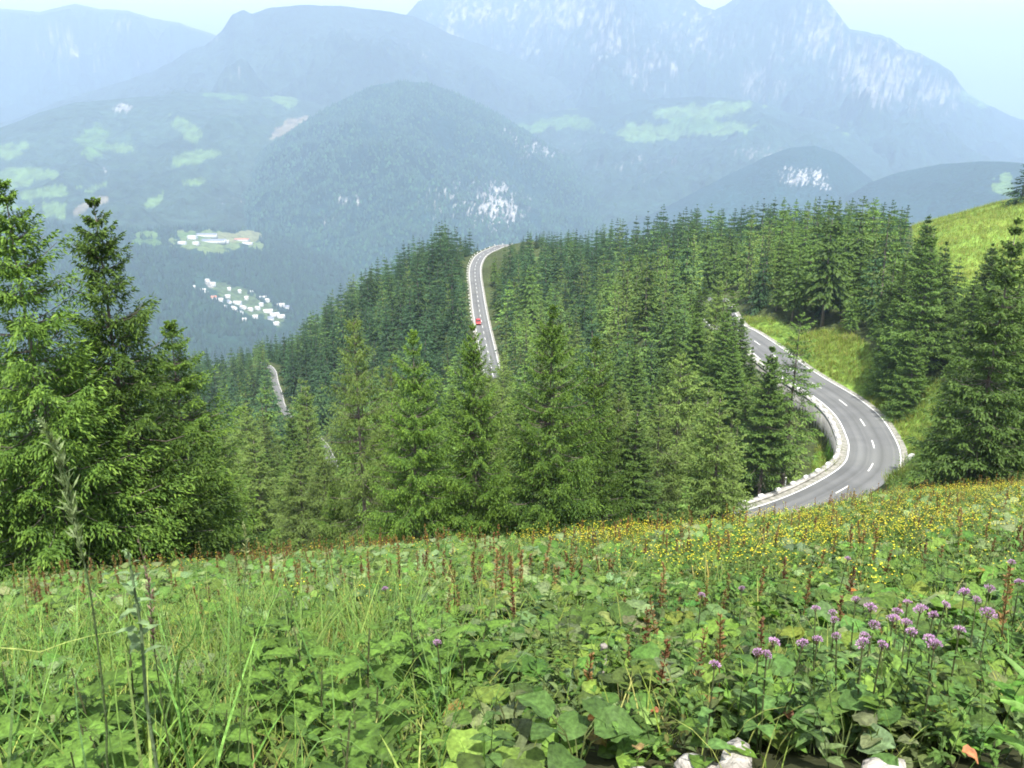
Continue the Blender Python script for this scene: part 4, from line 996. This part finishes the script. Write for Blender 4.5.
def on_bank(n, polys, d0, d1):
    D = np.sqrt(rng.uniform(d0*d0, d1*d1, n)); th = rng.uniform(.1, .6, n); x, y = D*np.sin(th), D*np.cos(th); z = height(x, y); u, v = pix(x, y, z)
    k = np.zeros(n, bool)
    for p in polys: k |= inpoly(u, v, p)
    P = road1; d = np.sqrt(((x[:, None]-P[None, ::2, 0])**2+(y[:, None]-P[None, ::2, 1])**2)).min(1); k &= d > W1/2+1.1
    return np.stack((x, y, z), 1)[k]
bank = on_bank(60000, (GRASS_SLOPE, GRASS_WALL, BANK_RIGHT), 92, 215); hill_ = on_bank(30000, (GRASS_HILL,), 180, 330)
tuss = [grass_tuft(260+k, False, .8, ((.17, .25, .045), (.2, .26, .06), (.14, .22, .04), (.23, .23, .08)), 7, .25, .05) for k in range(5)]
shrub = [herb(270+k, False, .9) for k in range(4)]
k_ = fbm(bank[:, 0]/5, bank[:, 1]/5, 3, 88) > .1
plant_mass('bank_grass', [(tuss, bank[~k_], (.7, 1.5), .2), (shrub, bank[k_][::2], (1.2, 2.6), .2), (tuss, hill_, (.8, 1.6), .2)], M_LEAF)

# dock seed spikes: the nearest ones one by one, the rest as a mass
def spk(u, v, D, x, y):
    w = np.where((v < 640) & (v > 540), .85, np.where(v <= 540, .4, .2))*(1-.75*LEFTZ(u, v))
    return np.clip(w*(.5+fbm(x/2, y/2, 3, 47)*3.2), 0, 1)
sp_pos, su, sv, sD = scatter(4.2, 70, 5.0, spk)
o_ = np.argsort(sD); sp_pos, su, sv, sD = sp_pos[o_], su[o_], sv[o_], sD[o_]
vis_ = (su > 4) & (su < 1020) & (sv < 790)
near_i = np.nonzero(vis_)[0][:250]; far_i = np.array(sorted(set(range(len(sp_pos)))-set(near_i)))
protos = []
for k in range(7):
    st, hd = spike(150+k, True); protos.append((st.me('spike_stem', [M_LEAF]), hd.me('seed_head', [M_LEAF])))
for q, i in enumerate(near_i):
    e = empty('dock_spike', tuple(sp_pos[i]), rng.uniform(0, 6.28), rng.uniform(.7, 1.15)); a, b = protos[q % 7]
    link('stem', a, e); link('seed_head', b, e)
    where = 'in the lower half of the meadow' if sv[i] > 650 else ('in the left part of the meadow' if su[i] < 500 else 'in the right part of the meadow')
    tag(e, 'rusty brown dock seed spike among broad leaves '+where, 'dock spike', 'dock seed spikes '+where)
fs = []
for k in range(6):
    st, hd = spike(170+k, False); m_ = MB(); a = st.arrays(); b = hd.arrays(); m_.add(a[0], a[1], a[2], a[3]); m_.add(b[0], b[1], b[2], b[3]); fs.append(m_.arrays())
plant_mass('dock_seed_spikes', [(fs, sp_pos[far_i], (.8, 1.15), .05)], M_LEAF)

# purple flower heads, placed where the photo shows each one
def above_meadow(u, v, h):
    th, s_ = ray(u, v); D = np.geomspace(2.0, 60, 700); x, y = D*math.sin(th), D*math.cos(th); z = ZC+s_*D-meadow(x, y)
    k = np.nonzero(z < h)[0]; k = k[0] if len(k) else -1
    return x[k], y[k], D[k]
PF = [(990, 586), (965, 590), (977, 597), (989, 611), (856, 597), (871, 605), (908, 600), (946, 602), (921, 607), (898, 609), (934, 612), (833, 610), (835, 617), (894, 616), (907, 620), (875, 622), (960, 627), (912, 629), (865, 633), (863, 640), (818, 636), (883, 641), (930, 635), (935, 641), (837, 633), (816, 606), (1020, 580), (803, 640), (774, 639), (758, 649), (767, 651), (715, 661), (742, 586), (702, 593), (437, 640), (385, 587), (848, 557), (1012, 560)]
PSZ = {3: 1.35, 5: 1.15, 8: 1.25, 13: 1.1, 23: 1.1, 1: 1.2, 0: 1.05}
def umbel(seed):
    r = np.random.default_rng(seed); mb = MB(); n = 120
    a = r.uniform(0, 6.28, n); q = np.sqrt(r.uniform(0, 1, n)); p = np.stack((np.cos(a)*q*.055, np.sin(a)*q*.055, .03*(1-q*q)+r.normal(0, .006, n)), 1)
    d = np.stack((np.cos(a)*q, np.sin(a)*q, np.full(n, .9)), 1)+r.normal(0, .35, (n, 3))
    c = np.array((.47, .28, .45)); k = r.uniform(.65, 1.35, (n, 1))
    V, Q, C = diamonds(p, d, r.uniform(.016, .028, n), r.uniform(.009, .015, n), r.uniform(-1.5, 1.5, n), np.tile(c*.75, (n, 1))*k, np.clip(np.tile(c*1.25+.04, (n, 1))*k, 0, 1))
    mb.add(V, Q, col=C); return mb.me('flower_head', [M_PETAL])
UMB = [umbel(190+k) for k in range(4)]
for k, (u, v) in enumerate(PF):
    x, y, D = above_meadow(u, v, .62); zg = hgt(x, y); th, s_ = ray(u, v); ztop = ZC+s_*D; h = max(.3, ztop-zg); sc = .5*PSZ.get(k, rng.uniform(.75, 1.0))
    e = empty('purple_flower', (x, y, zg)); ln = rng.normal(0, .05, 2)
    mb = MB(); P = np.array(((ln[0], ln[1], 0), (ln[0]*.3, ln[1]*.3, h*.55), (0, 0, h-.01))); stalk(mb, P, .006, .0035, (.1, .12, .05), 5)
    for j in range(6):
        a = j*1.05; mb.tube(np.array(((0, 0, h-.05), (math.cos(a)*.035*sc, math.sin(a)*.035*sc, h-.005))), np.array((.002, .0014)), 3, (.16, .1, .08), cap=False)
    mb.build('stem', M_LEAF, e)
    m_ = MB()
    for j in range(4):
        t = .3+.15*j; leaf(m_, (ln[0]*(1-t), ln[1]*(1-t), h*t), j*2.2+k, .35, .13*(1.2-t), .09*(1.2-t), 4, 2, 'round', .5, .2, .03, (.08, .155, .04))
    m_.build('leaves', M_LEAF, e)
    f = link('flower_head', UMB[k % 4], e); f.location = (0, 0, h-.02); f.scale = (sc, sc, sc); f.rotation_euler = (rng.normal(0, .2), rng.normal(0, .2), k)
    if k == 3: lab, gr = 'largest purple flower head of the meadow, on a tall stem near the right edge', None
    elif k == 26: lab, gr = 'purple flower head cut by the right edge of the photo', None
    elif k == 34: lab, gr = 'single small purple flower head among the rusty spikes left of the middle', None
    elif k == 35: lab, gr = 'small pale purple flower head far left, near the meadow edge row of trees', None
    elif k == 32: lab, gr = 'single purple flower head below the patch of yellow flowers', None
    elif k in (28, 29, 30): lab, gr = 'purple flower head in the little group of three right of the grey peg', 'three purple flower heads right of the grey peg'
    elif 795 < u < 880: lab, gr = 'purple flower head in the loose left part of the purple drift', 'purple flowers, left part of the drift'
    elif u >= 880 and v > 580: lab, gr = 'purple flower head in the dense right part of the purple drift', 'purple flowers, right part of the drift'
    else: lab, gr = 'lone faded purple flower head standing apart from the purple drift', 'scattered faded purple flowers'
    tag(e, lab, 'flower', gr)


# nettles in the left foreground, each its own plant
def nettle(seed):
    r = np.random.default_rng(seed); H = r.uniform(.5, .72); st = MB(); lv = MB(); ln = r.normal(0, .06, 2)
    P = np.array([(ln[0]*t*t, ln[1]*t*t, H*t) for t in (0, .35, .7, 1)]); stalk(st, P, .006, .003, (.1, .11, .05), 5)
    for k in range(9):
        t = .2+.8*k/8.5; a0 = k*math.pi/2+r.normal(0, .15); L = (.15-.08*abs(t-.6))*r.uniform(.8, 1.2)*(1.15 if t < .85 else .6)
        for o in (0, math.pi):
            c = np.array((.074, .138, .022))*r.uniform(.8, 1.35)
            b = np.array((ln[0]*t*t, ln[1]*t*t, H*t)); e = b+np.array((math.cos(a0+o), math.sin(a0+o), .5))*.025
            stalk(st, np.array((b, e)), .002, .0015, (.1, .15, .05))
            leaf(lv, e, a0+o, r.uniform(.0, .6), L, L*.55, 9, 4, 'nettle', r.uniform(.4, .9), .25, .03, c, r=r)
    return st.me('nettle_stem', [M_LEAF]), lv.me('nettle_leaves', [M_LEAF])
NET = [nettle(210+k) for k in range(7)]
npos, nu, nv, nD = scatter(2.3, 5.4, 12, lambda u, v, D, x, y: np.clip(LEFTZ(u, v)*(.75+fbm(x/.8, y/.8, 2, 71)*1.6), 0, 1))
o_ = np.argsort(nD)[:120]
for q, i in enumerate(o_):
    e = empty('nettle_plant', tuple(npos[i]), rng.uniform(0, 6.28), rng.uniform(.8, 1.2)); a, b = NET[q % 7]; link('stem', a, e); link('leaves', b, e)
    w = 'at the lower left corner of the meadow' if nu[i] < 200 else 'in the dark green patch left of the middle'
    tag(e, 'nettle plant with paired toothed leaves '+w, 'nettle', 'nettles '+w)

# single long grass blades and stems close to the camera
def rooted(pts):
    P = np.array([at(u, v, D) for u, v, D in pts]); g = P[0].copy(); g[2] = hgt(g[0], g[1])
    return np.vstack((g+np.array((.01, .01, -.02)), P)) if P[0, 2]-g[2] > .04 else P
def ribbon(name, pts, w, c, lab, cat='grass blade', tip=None, tw=.5):
    P = rooted(pts); P = catmull(P, .05)
    n = len(P); d = np.gradient(P, axis=0); d /= np.linalg.norm(d, axis=1)[:, None]
    s_ = np.cross(d, np.array((.25, -1, .35))); s_ /= np.linalg.norm(s_, axis=1)[:, None]+1e-6
    t = np.linspace(0, 1, n); ww = w*(.95 if 'leaf' in name else .6)*np.clip(1.02-t, 0, 1)**(.6 if 'leaf' in name else .85)*np.clip(.4+t*3, 0, 1)
    k = np.cross(s_, d)*(ww*.25)[:, None]
    V = np.stack((P-s_*ww[:, None]/2, P+k, P+s_*ww[:, None]/2), 1).reshape(-1, 3); i = np.arange(n-1)*3
    Q = np.concatenate((np.stack((i, i+1, i+4, i+3), 1), np.stack((i+1, i+2, i+5, i+4), 1)))
    o = link(name, mesh(name, V-P[0], Q, None, np.tile(np.asarray(c, float), (len(V), 1))*(.85+.3*np.repeat(t, 3)[:, None]), [M_LEAF])); o.location = P[0]
    return tag(o, lab, cat)
BL = [
 ([(-14, 682, 2.5), (40, 652, 2.45), (90, 636, 2.4), (132, 629, 2.4)], .026, (.24, .3, .085), 'long pale yellow green grass blade reaching in from the left edge'),
 ([(178, 690, 2.6), (192, 640, 2.5), (208, 602, 2.45), (222, 596, 2.4), (234, 612, 2.4)], .02, (.1, .2, .05), 'grass blade bent over in a hook above the nettle patch'),
 ([(222, 800, 2.2), (214, 720, 2.2), (220, 660, 2.2), (232, 600, 2.2), (238, 560, 2.25)], .016, (.12, .22, .06), 'upright grass blade rising through the nettles to the foot of the dark spruces'),
 ([(118, 720, 2.4), (120, 660, 2.4), (135, 610, 2.4), (142, 570, 2.4)], .017, (.16, .26, .06), 'bright grass blade standing next to the silvery leafed plant'),
 ([(78, 720, 2.2), (84, 660, 2.2), (92, 616, 2.2)], .022, (.11, .2, .07), 'short broad grass blade in front of the tall seeding grass stem'),
 ([(232, 610, 2.3), (222, 575, 2.3), (214, 540, 2.3)], .012, (.12, .2, .05), 'thin grass blade tipping left in front of the small spruce'),
 ([(120, 800, 2.1), (108, 730, 2.1), (92, 640, 2.1), (88, 570, 2.1), (92, 528, 2.15)], .012, (.1, .18, .05), 'narrow grass blade crossing behind the dark seeding stem'),
 ([(440, 770, 2.7), (425, 735, 2.7), (400, 712, 2.7), (372, 700, 2.7)], .02, (.13, .23, .06), 'grass blade arching left at the right end of the nettle patch'),
 ([(300, 800, 2.3), (318, 742, 2.3), (352, 742, 2.3), (372, 764, 2.3)], .018, (.14, .24, .07), 'grass blade drooping to the ground at the bottom of the nettle patch'),
 ([(1050, 790, 2.6), (1015, 742, 2.6), (985, 735, 2.6)], .075, (.13, .25, .05), 'broad bright green leaf low at the right edge'),
 ([(1060, 760, 2.6), (1030, 712, 2.55), (1000, 700, 2.5)], .08, (.14, .26, .06), 'broad bright green leaf in the middle at the right edge'),
 ([(1060, 720, 2.6), (1030, 680, 2.6), (998, 650, 2.6)], .07, (.15, .27, .07), 'topmost of the broad bright green leaves at the right edge'),
]
for k, (p, w, c, lab) in enumerate(BL): ribbon('broad_leaf' if 'broad bright' in lab else 'grass_blade', p, w, c, lab, 'leaf' if 'broad bright' in lab else 'grass blade')
def seed_stem(pts, head_from, lab, c, hc, r_=.004, hw=.03, n=260):
    P = catmull(rooted(pts), .04); L = len(P); k = int(L*head_from); b = P[0].copy()
    e = empty('seeding_grass', tuple(b)); mb = MB(); mb.tube(P-b, np.linspace(r_, r_*.4, L), 5, c); mb.build('stem', M_LEAF, e)
    m = MB(); r = np.random.default_rng(len(lab)); t = r.uniform(0, 1, n); q = np.stack([np.interp(k+t*(L-1-k), np.arange(L), (P-b)[:, j]) for j in range(3)], 1)
    dd = (P[-1]-P[k]); dd /= np.linalg.norm(dd); d = dd*1.2+r.normal(0, .55, (n, 3)); wv = hw*np.sin(np.pi*np.clip(t*.9+.08, 0, 1))
    V, Q, C = diamonds(q+r.normal(0, .3, (n, 3))*wv[:, None]*.5, d, .008+wv*.9, np.full(n, .005), r.uniform(-1.5, 1.5, n), np.tile(hc, (n, 1))*r.uniform(.7, 1.2, (n, 1)), np.tile(hc, (n, 1))*r.uniform(.9, 1.5, (n, 1)))
    m.add(V, Q, col=C); m.build('seed_head', M_LEAF, e); return tag(e, lab, 'grass stem')
seed_stem([(112, 800, 2.0), (106, 720, 2.0), (97, 640, 2.0), (88, 580, 2.0), (76, 530, 2.0), (68, 490, 2.0), (56, 450, 2.0), (40, 420, 2.0)], .80, 'tall dark grass stem nodding its fluffy grey green seed head before the left spruces', np.array((.07, .1, .04)), np.array((.17, .22, .1)))
seed_stem([(160, 690, 2.4), (152, 620, 2.4), (148, 580, 2.4), (138, 536, 2.4)], .72, 'pinkish brown flower spike above the silvery leafed plant', np.array((.12, .16, .06)), np.array((.3, .2, .17)), .003, .014, 120)
seed_stem([(238, 800, 2.6), (242, 700, 2.6), (240, 640, 2.6), (246, 560, 2.6), (243, 522, 2.6)], .86, 'slender grass stem with a thin head standing right of the silvery leafed plant', np.array((.1, .15, .05)), np.array((.24, .26, .12)), .0028, .010, 90)
# silvery plant
e = empty('mugwort_plant', tuple(at(146, 700, 2.35))); b = at(146, 700, 2.35); tp = at(128, 552, 2.35)-b; mb = MB(); stalk(mb, np.array(((.01, 0, hgt(b[0], b[1])-b[2]-.02), (0, 0, 0), tp*.5+np.array((.01, 0, 0)), tp)), .006, .003, (.13, .18, .09), 5); mb.build('stem', M_LEAF, e)
m_ = MB(); r = np.random.default_rng(5)
for k in range(16):
    t = .3+.7*k/15; leaf(m_, tp*t, k*2.4, r.uniform(.2, 1.0), (.07*(1.5-t)), .022*(1.4-t)+.006, 5, 2, 'nettle', .7, .2, .0, (.12, .18, .08), r=r)
m_.build('leaves', M_LEAF, e); tag(e, 'silvery green leafy plant standing taller than the nettles in front of the left spruces', 'plant')

# stones, withered leaves and pegs along the near edge
ST = [(700, 764, .16, .09, 'flat white stone at the bottom edge, left of the widest one'), (735, 766, .24, .1, 'widest flat white stone at the bottom edge'), (648, 768, .12, .07, 'small pale stone at the bottom edge, first from the left'), (885, 764, .17, .07, 'low pale stone at the bottom edge, the one farthest to the right'), (968, 710, .09, .06, 'white stone half hidden by leaves near the right edge')]
def stone(seed, w, h):
    r = np.random.default_rng(seed); n1_, n2_ = 14, 9; V = []
    for i in range(n2_):
        ph = math.pi*i/(n2_-1)
        for j in range(n1_):
            a = 2*math.pi*j/n1_; d = np.array((math.cos(a)*math.sin(ph), math.sin(a)*math.sin(ph)*.7, math.cos(ph)))
            k = 1+.22*math.sin(d[0]*3.1+seed)+.16*math.sin(d[1]*5.3+seed*2)+.1*math.sin(d[2]*6+seed*3)+r.normal(0, .035)*(0 < i < n2_-1)
            V.append(d*k*np.array((w, w, h))*.5)
    Q = [(i*n1_+j, i*n1_+(j+1) % n1_, (i+1)*n1_+(j+1) % n1_, (i+1)*n1_+j) for i in range(n2_-1) for j in range(n1_)]
    return mesh('stone', V, np.array(Q)[:, ::-1], None, np.ones((len(V), 3)), [M_ROCK], None, True)
for k, (u, v, w, h, lab) in enumerate(ST):
    x, y, D = above_meadow(u, v+9 if v > 740 else v, .03 if v > 740 else .12)
    zb_ = hgt(x, y); h = h*.45+.03; w = w*1.3
    o = link('stone', stone(k+3, w, h)); o.location = (x, y, zb_+h*.35); o.rotation_euler = (0, 0, k*1.3); tag(o, lab, 'stone')
WL = [(588, 719, .09, (.42, .19, .045), 'orange withered leaf on the left side of the lower meadow, beside a stem'), (640, 750, .085, (.42, .3, .12), 'tan withered leaf lying near the bottom edge'), (856, 590, .1, (.5, .2, .035), 'bright orange leaf just above the purple flower drift'), (962, 751, .1, (.48, .2, .09), 'salmon coloured withered leaf at the lower right'), (945, 698, .09, (.42, .3, .06), 'yellow spotted withered leaf right of the large round leaf'), (618, 592, .12, (.5, .22, .05), 'orange leaf in the middle of the meadow below the yellow flowers'), (786, 712, .08, (.25, .12, .06), 'curled brown dead leaf beneath the broad leaves'), (930, 712, .08, (.36, .16, .06), 'rust coloured dead leaf beside the yellow spotted one'), (658, 712, .07, (.3, .12, .05), 'small rust red dead leaf between the peg and the stones')]
for k, (u, v, L, c, lab) in enumerate(WL):
    x, y, D = above_meadow(u, v, .26 if v < 650 else .22); z = ZC+ray(u, v)[1]*D
    m_ = MB(); L *= .7; c = tuple(q*.75 for q in c); leaf(m_, (0, 0, 0), k*1.9, .1, L*1.15, L*.9, 6, 4, 'round', 1.0, .45, .1, c); m_.tube(np.array(((0, 0, 0), (-.01, .005, -.09), (-.012, .01, hgt(x, y)-z))), np.array((.0012, .0012, .0015)), 4, (.13, .13, .05))
    o = m_.build('withered_leaf', M_LEAF); o.location = (x, y, z); tag(o, lab, 'leaf')
def peg(u, vb, vt, w, lab, name, mat, cap=None, D=None):
    if D is None: x, y, D = above_meadow(u, vb, .22)
    else: th, _ = ray(u, vb); x, y = D*math.sin(th), D*math.cos(th)
    zb_ = hgt(x, y); zt = ZC+ray(u, vt)[1]*D; h = max(zt-zb_, .25)
    e = empty(name, (x, y, zb_-.05), .4); mb = MB(); mb.box((0, 0, h/2), (w, w, h), bevel=w*.14); mb.build('shaft', mat, e)
    mb = MB(); mb.box((0, 0, h+.012), (w*1.25, w*1.25, .03), bevel=.008); mb.build('cap', cap or mat, e); return tag(e, lab, 'post')
peg(603, 668, 641, .034, 'short weathered grey wooden peg standing in the middle of the meadow', 'wooden_peg', M_WOOD, M_WOOD)
peg(864, 520, 505, .12, 'pale wooden post on the meadow edge below the near bend', 'wooden_post', M_ROCK, D=38)
q = offset(road1, W1/2+1.9)
for (u, lab) in ((783, 'small white marker post by the parapet at the foot of the bare trunked spruce'), (724, 'small white marker post at the lower end of the parapet by the meadow edge')):
    uu, vv = pix(q[:, 0], q[:, 1], q[:, 2]); near = np.where(vv > 470, np.abs(uu-u), 1e9); k = int(near.argmin()); p = q[k]
    e = empty('marker_post', (p[0], p[1], p[2]-.6)); mb = MB(); mb.box((0, 0, .95), (.16, .12, 1.9), bevel=.03); mb.build('shaft', M_WHITE, e)
    mb = MB(); mb.box((0, 0, 1.7), (.165, .125, .2), bevel=.01); mb.build('band', noisy('black_band', (.02, .02, .022), (.04, .04, .04), 3), e); tag(e, lab, 'marker post')

# ------------------------------------------------------------------ red car coming down the far road
M_RED = noisy('red_car_paint', (.42, .018, .02), (.46, .025, .025), 2, .3, 0, spec=.6)
M_GLASS = noisy('dark_car_glass', (.015, .018, .02), (.03, .033, .036), 2, .1, 0, spec=.8)
M_TYRE = noisy('tyre_rubber', (.015, .015, .015), (.03, .03, .03), 5, .85, .1)
M_CHROME = noisy('pale_metal', (.5, .5, .52), (.62, .62, .64), 5, .35, 0, spec=.6)
M_LAMP = noisy('lamp_glass', (.6, .6, .58), (.75, .75, .73), 5, .2, 0, spec=.7)
tgt = on_plane(479, 324, ZF); k = near_index(road2, tgt); d = road2[k-2]-road2[k+2]; p = offset(road2, -W2/4)[k]
car = empty('red_car', (p[0], p[1], p[2]+.014), math.atan2(d[1], d[0])-math.pi/2, 1.12)
tag(car, 'small red car driving down the outer lane of the far road', 'car')
prof = [(2.02, .42, .72, .74), (1.96, .30, .78, .80), (1.5, .26, .90, .84), (.95, .24, .98, .86), (-.2, .24, 1.0, .87), (-1.4, .26, 1.0, .86), (-1.9, .32, .96, .82), (-2.0, .46, .86, .76)]   # y, floor, shoulder, half width
V = []; Q = []
for (y, z0_, z1_, hw) in prof:
    V += [(-hw*.9, y, z0_), (-hw, y, (z0_+z1_)/2), (-hw*.95, y, z1_), (-hw*.6, y, z1_+.03), (hw*.6, y, z1_+.03), (hw*.95, y, z1_), (hw, y, (z0_+z1_)/2), (hw*.9, y, z0_)]
for i in range(len(prof)-1):
    for j in range(8): Q.append((i*8+j, i*8+(j+1) % 8, (i+1)*8+(j+1) % 8, (i+1)*8+j))
nb_ = (len(prof)-1)*8; Q += [(0, 7, 6, 1), (1, 6, 5, 2), (2, 5, 4, 3), (nb_, nb_+1, nb_+6, nb_+7), (nb_+1, nb_+2, nb_+5, nb_+6), (nb_+2, nb_+3, nb_+4, nb_+5)]
mb = MB(); mb.add(V, Q); mb.box((0, -.62, 1.47), (1.2, 1.75, .07), bevel=.03)
for sx in (-1, 1):
    for (y0, z0_, y1, z1_) in ((.85, 1.0, .25, 1.45), (-1.85, 1.0, -1.5, 1.45), (-.45, 1.0, -.45, 1.45)): mb.tube(np.array(((sx*.76, y0, z0_), (sx*.6, y1, z1_))), np.array((.05, .05)), 5)
body = mb.build('body', M_RED, car)
def quad(name, pts, mat): m = MB(); m.add(pts, [(0, 1, 2, 3)]); return m.build(name, mat, car)
quad('windscreen', [(-.72, .84, 1.02), (.72, .84, 1.02), (.57, .26, 1.44), (-.57, .26, 1.44)], M_GLASS); quad('rear_window', [(.70, -1.84, 1.02), (-.70, -1.84, 1.02), (-.56, -1.5, 1.44), (.56, -1.5, 1.44)], M_GLASS)
for sx in (-1, 1):
    quad('side_window', [(sx*.755, .8, 1.01), (sx*.6, .25, 1.43), (sx*.6, -1.48, 1.43), (sx*.755, -1.8, 1.01)], M_GLASS)
    m = MB(); m.box((sx*.58, 2.0, .66), (.3, .1, .15), bevel=.03); m.build('headlight', M_LAMP, car)
    m = MB(); m.box((sx*.9, .7, 1.02), (.16, .12, .12), bevel=.03); m.build('wing_mirror', M_RED, car)
    for y in (1.25, -1.25):
        m = MB(); m.tube(np.array(((sx*.70, y, .31), (sx*.73, y, .31), (sx*.87, y, .31), (sx*.89, y, .31))), np.array((.28, .31, .31, .28)), 18); w_ = m.build('wheel', M_TYRE, car)
        m = MB(); m.tube(np.array(((sx*.885, y, .31), (sx*.9, y, .31))), np.array((.19, .17)), 12); m.build('rim', M_CHROME, w_)
m = MB(); m.box((0, 2.03, .55), (.9, .04, .14), bevel=.015); m.build('grille', M_TYRE, car)

# ------------------------------------------------------------------ houses in the valley
M_WALL = noisy('white_render', (.66, .64, .6), (.8, .78, .74), .2, .9, .05)
M_ROOFS = {'pale': noisy('pale_roof', (.5, .49, .47), (.66, .65, .62), .3, .7, .1), 'red': noisy('red_tile_roof', (.5, .2, .12), (.62, .27, .17), .3, .8, .1), 'slate': noisy('blue_grey_roof', (.2, .22, .27), (.3, .32, .37), .2, .6, .1)}
M_WIN = noisy('dark_window', (.02, .025, .03), (.04, .045, .05), 1, .2, 0)
_vu, _vv = pix(vill_P[:240, :, 0], vill_P[:240, :, 1], vill_P[:240, :, 2])
def on_village(u, v):
    d = (_vu-u)**2+(_vv-v)**2; dist = np.hypot(vill_P[:240, :, 0], vill_P[:240, :, 1]); near = d < max(2.0, d.min()*1.01)
    k = np.unravel_index(np.where(near, dist+d*40, 1e9).argmin(), d.shape); return vill_P[:240][k]
def house(name, p, L, W, H, rh, rz, roof, lab, group):
    e = empty(name, (p[0], p[1], p[2]-2), rz); mb = MB(); mb.box((0, 0, H/2), (L, W, H+4))
    mb.add([(-L/2, -W/2, H+2), (-L/2, W/2, H+2), (-L/2, 0, H+2+rh), (L/2, -W/2, H+2), (L/2, W/2, H+2), (L/2, 0, H+2+rh)], [], [(0, 2, 1), (3, 4, 5)]); mb.build('wall', M_WALL, e)
    m = MB(); o_ = 1.0; t_ = .5
    for sg in (-1, 1):
        a = [(-L/2-o_, sg*(W/2+o_), H+2-o_*rh/(W/2)+.15), (L/2+o_, sg*(W/2+o_), H+2-o_*rh/(W/2)+.15), (L/2+o_, 0, H+2+rh+.15), (-L/2-o_, 0, H+2+rh+.15)]
        V = a+[(x, y, z+t_) for x, y, z in a]; m.add(V, [(0, 1, 2, 3), (4, 5, 6, 7), (0, 1, 5, 4), (1, 2, 6, 5), (2, 3, 7, 6), (3, 0, 4, 7)])
    m.build('roof', M_ROOFS[roof], e)
    m = MB()
    for k in range(max(2, int(L/4))):
        for fl in range(max(1, int(H/3))):
            for sg in (-1, 1): m.box((-L/2+(k+.5)*L/max(2, int(L/4)), sg*W/2, 3.6+fl*3), (1.3, .12, 1.5))
    m.build('windows', M_WIN, e)
    return tag(e, lab, 'house' if name == 'house' else 'building', group)
VH = [(194, 289, 12, 'pale'), (208, 282, 16, 'pale'), (213, 286, 20, 'pale'), (203, 292, 20, 'pale'), (207, 295, 14, 'pale'), (213, 299, 30, 'red'), (221, 301, 16, 'pale'), (228, 298, 18, 'pale'), (229, 303, 16, 'slate'), (224, 308, 22, 'pale'), (238, 304, 30, 'pale'), (243, 309, 26, 'pale'), (234, 310, 24, 'pale'), (240, 293, 12, 'pale'), (229, 290, 12, 'pale'), (247, 300, 14, 'pale'), (251, 311, 18, 'pale'), (256, 318, 18, 'pale'), (258, 310, 18, 'pale'), (263, 299, 26, 'pale'), (267, 302, 18, 'pale'), (268, 313, 34, 'pale'), (275, 316, 34, 'pale'), (281, 318, 28, 'pale'), (276, 325, 20, 'pale'), (245, 321, 14, 'pale'), (281, 307, 28, 'pale'), (287, 309, 20, 'slate'), (251, 294, 14, 'pale'), (241, 314, 20, 'pale'), (271, 320, 22, 'slate'), (262, 306, 14, 'pale')]
r = np.random.default_rng(9)
for (u, v, L, rf) in VH:
    lab = {'red': 'long house with an orange red roof, the only one in the white village', 'pale': 'pale roofed white house of the village on the wooded valley slope', 'slate': 'grey roofed white house of the village on the wooded valley slope'}[rf]
    L *= .85; house('house', on_village(u, v), L, max(10, L*.55), 8, 4, r.uniform(-.7, .5), rf, lab, None if rf == 'red' else rf+' roofed houses of the village')
CX = [(207, 237, 80, 22, 12, 'slate', 'long blue grey roofed building at the back of the clearing on the hilltop'), (214, 242, 90, 40, 10, 'slate', 'widest grey roofed hall in the middle of the clearing on the hilltop'), (193, 239, 34, 22, 13, 'pale', 'white block at the left end of the long blue grey roofed building'), (183, 244, 30, 18, 8, 'pale', 'low white building farthest left on the hilltop clearing'), (196, 245, 24, 16, 10, 'pale', 'small white building in front of the white block on the hilltop clearing'), (226, 243, 26, 20, 10, 'pale', 'white building at the right end of the widest grey roofed hall'), (242, 241, 60, 22, 8, 'red', 'long low reddish roofed building at the right of the hilltop clearing'), (248, 244, 40, 18, 6, 'pale', 'low white building in front of the long reddish roofed one')]
for (u, v, L, W, H, rf, lab) in CX: house('building', on_village(u, v), L, W, H, 3, r.uniform(-.12, .12), rf, lab, None)
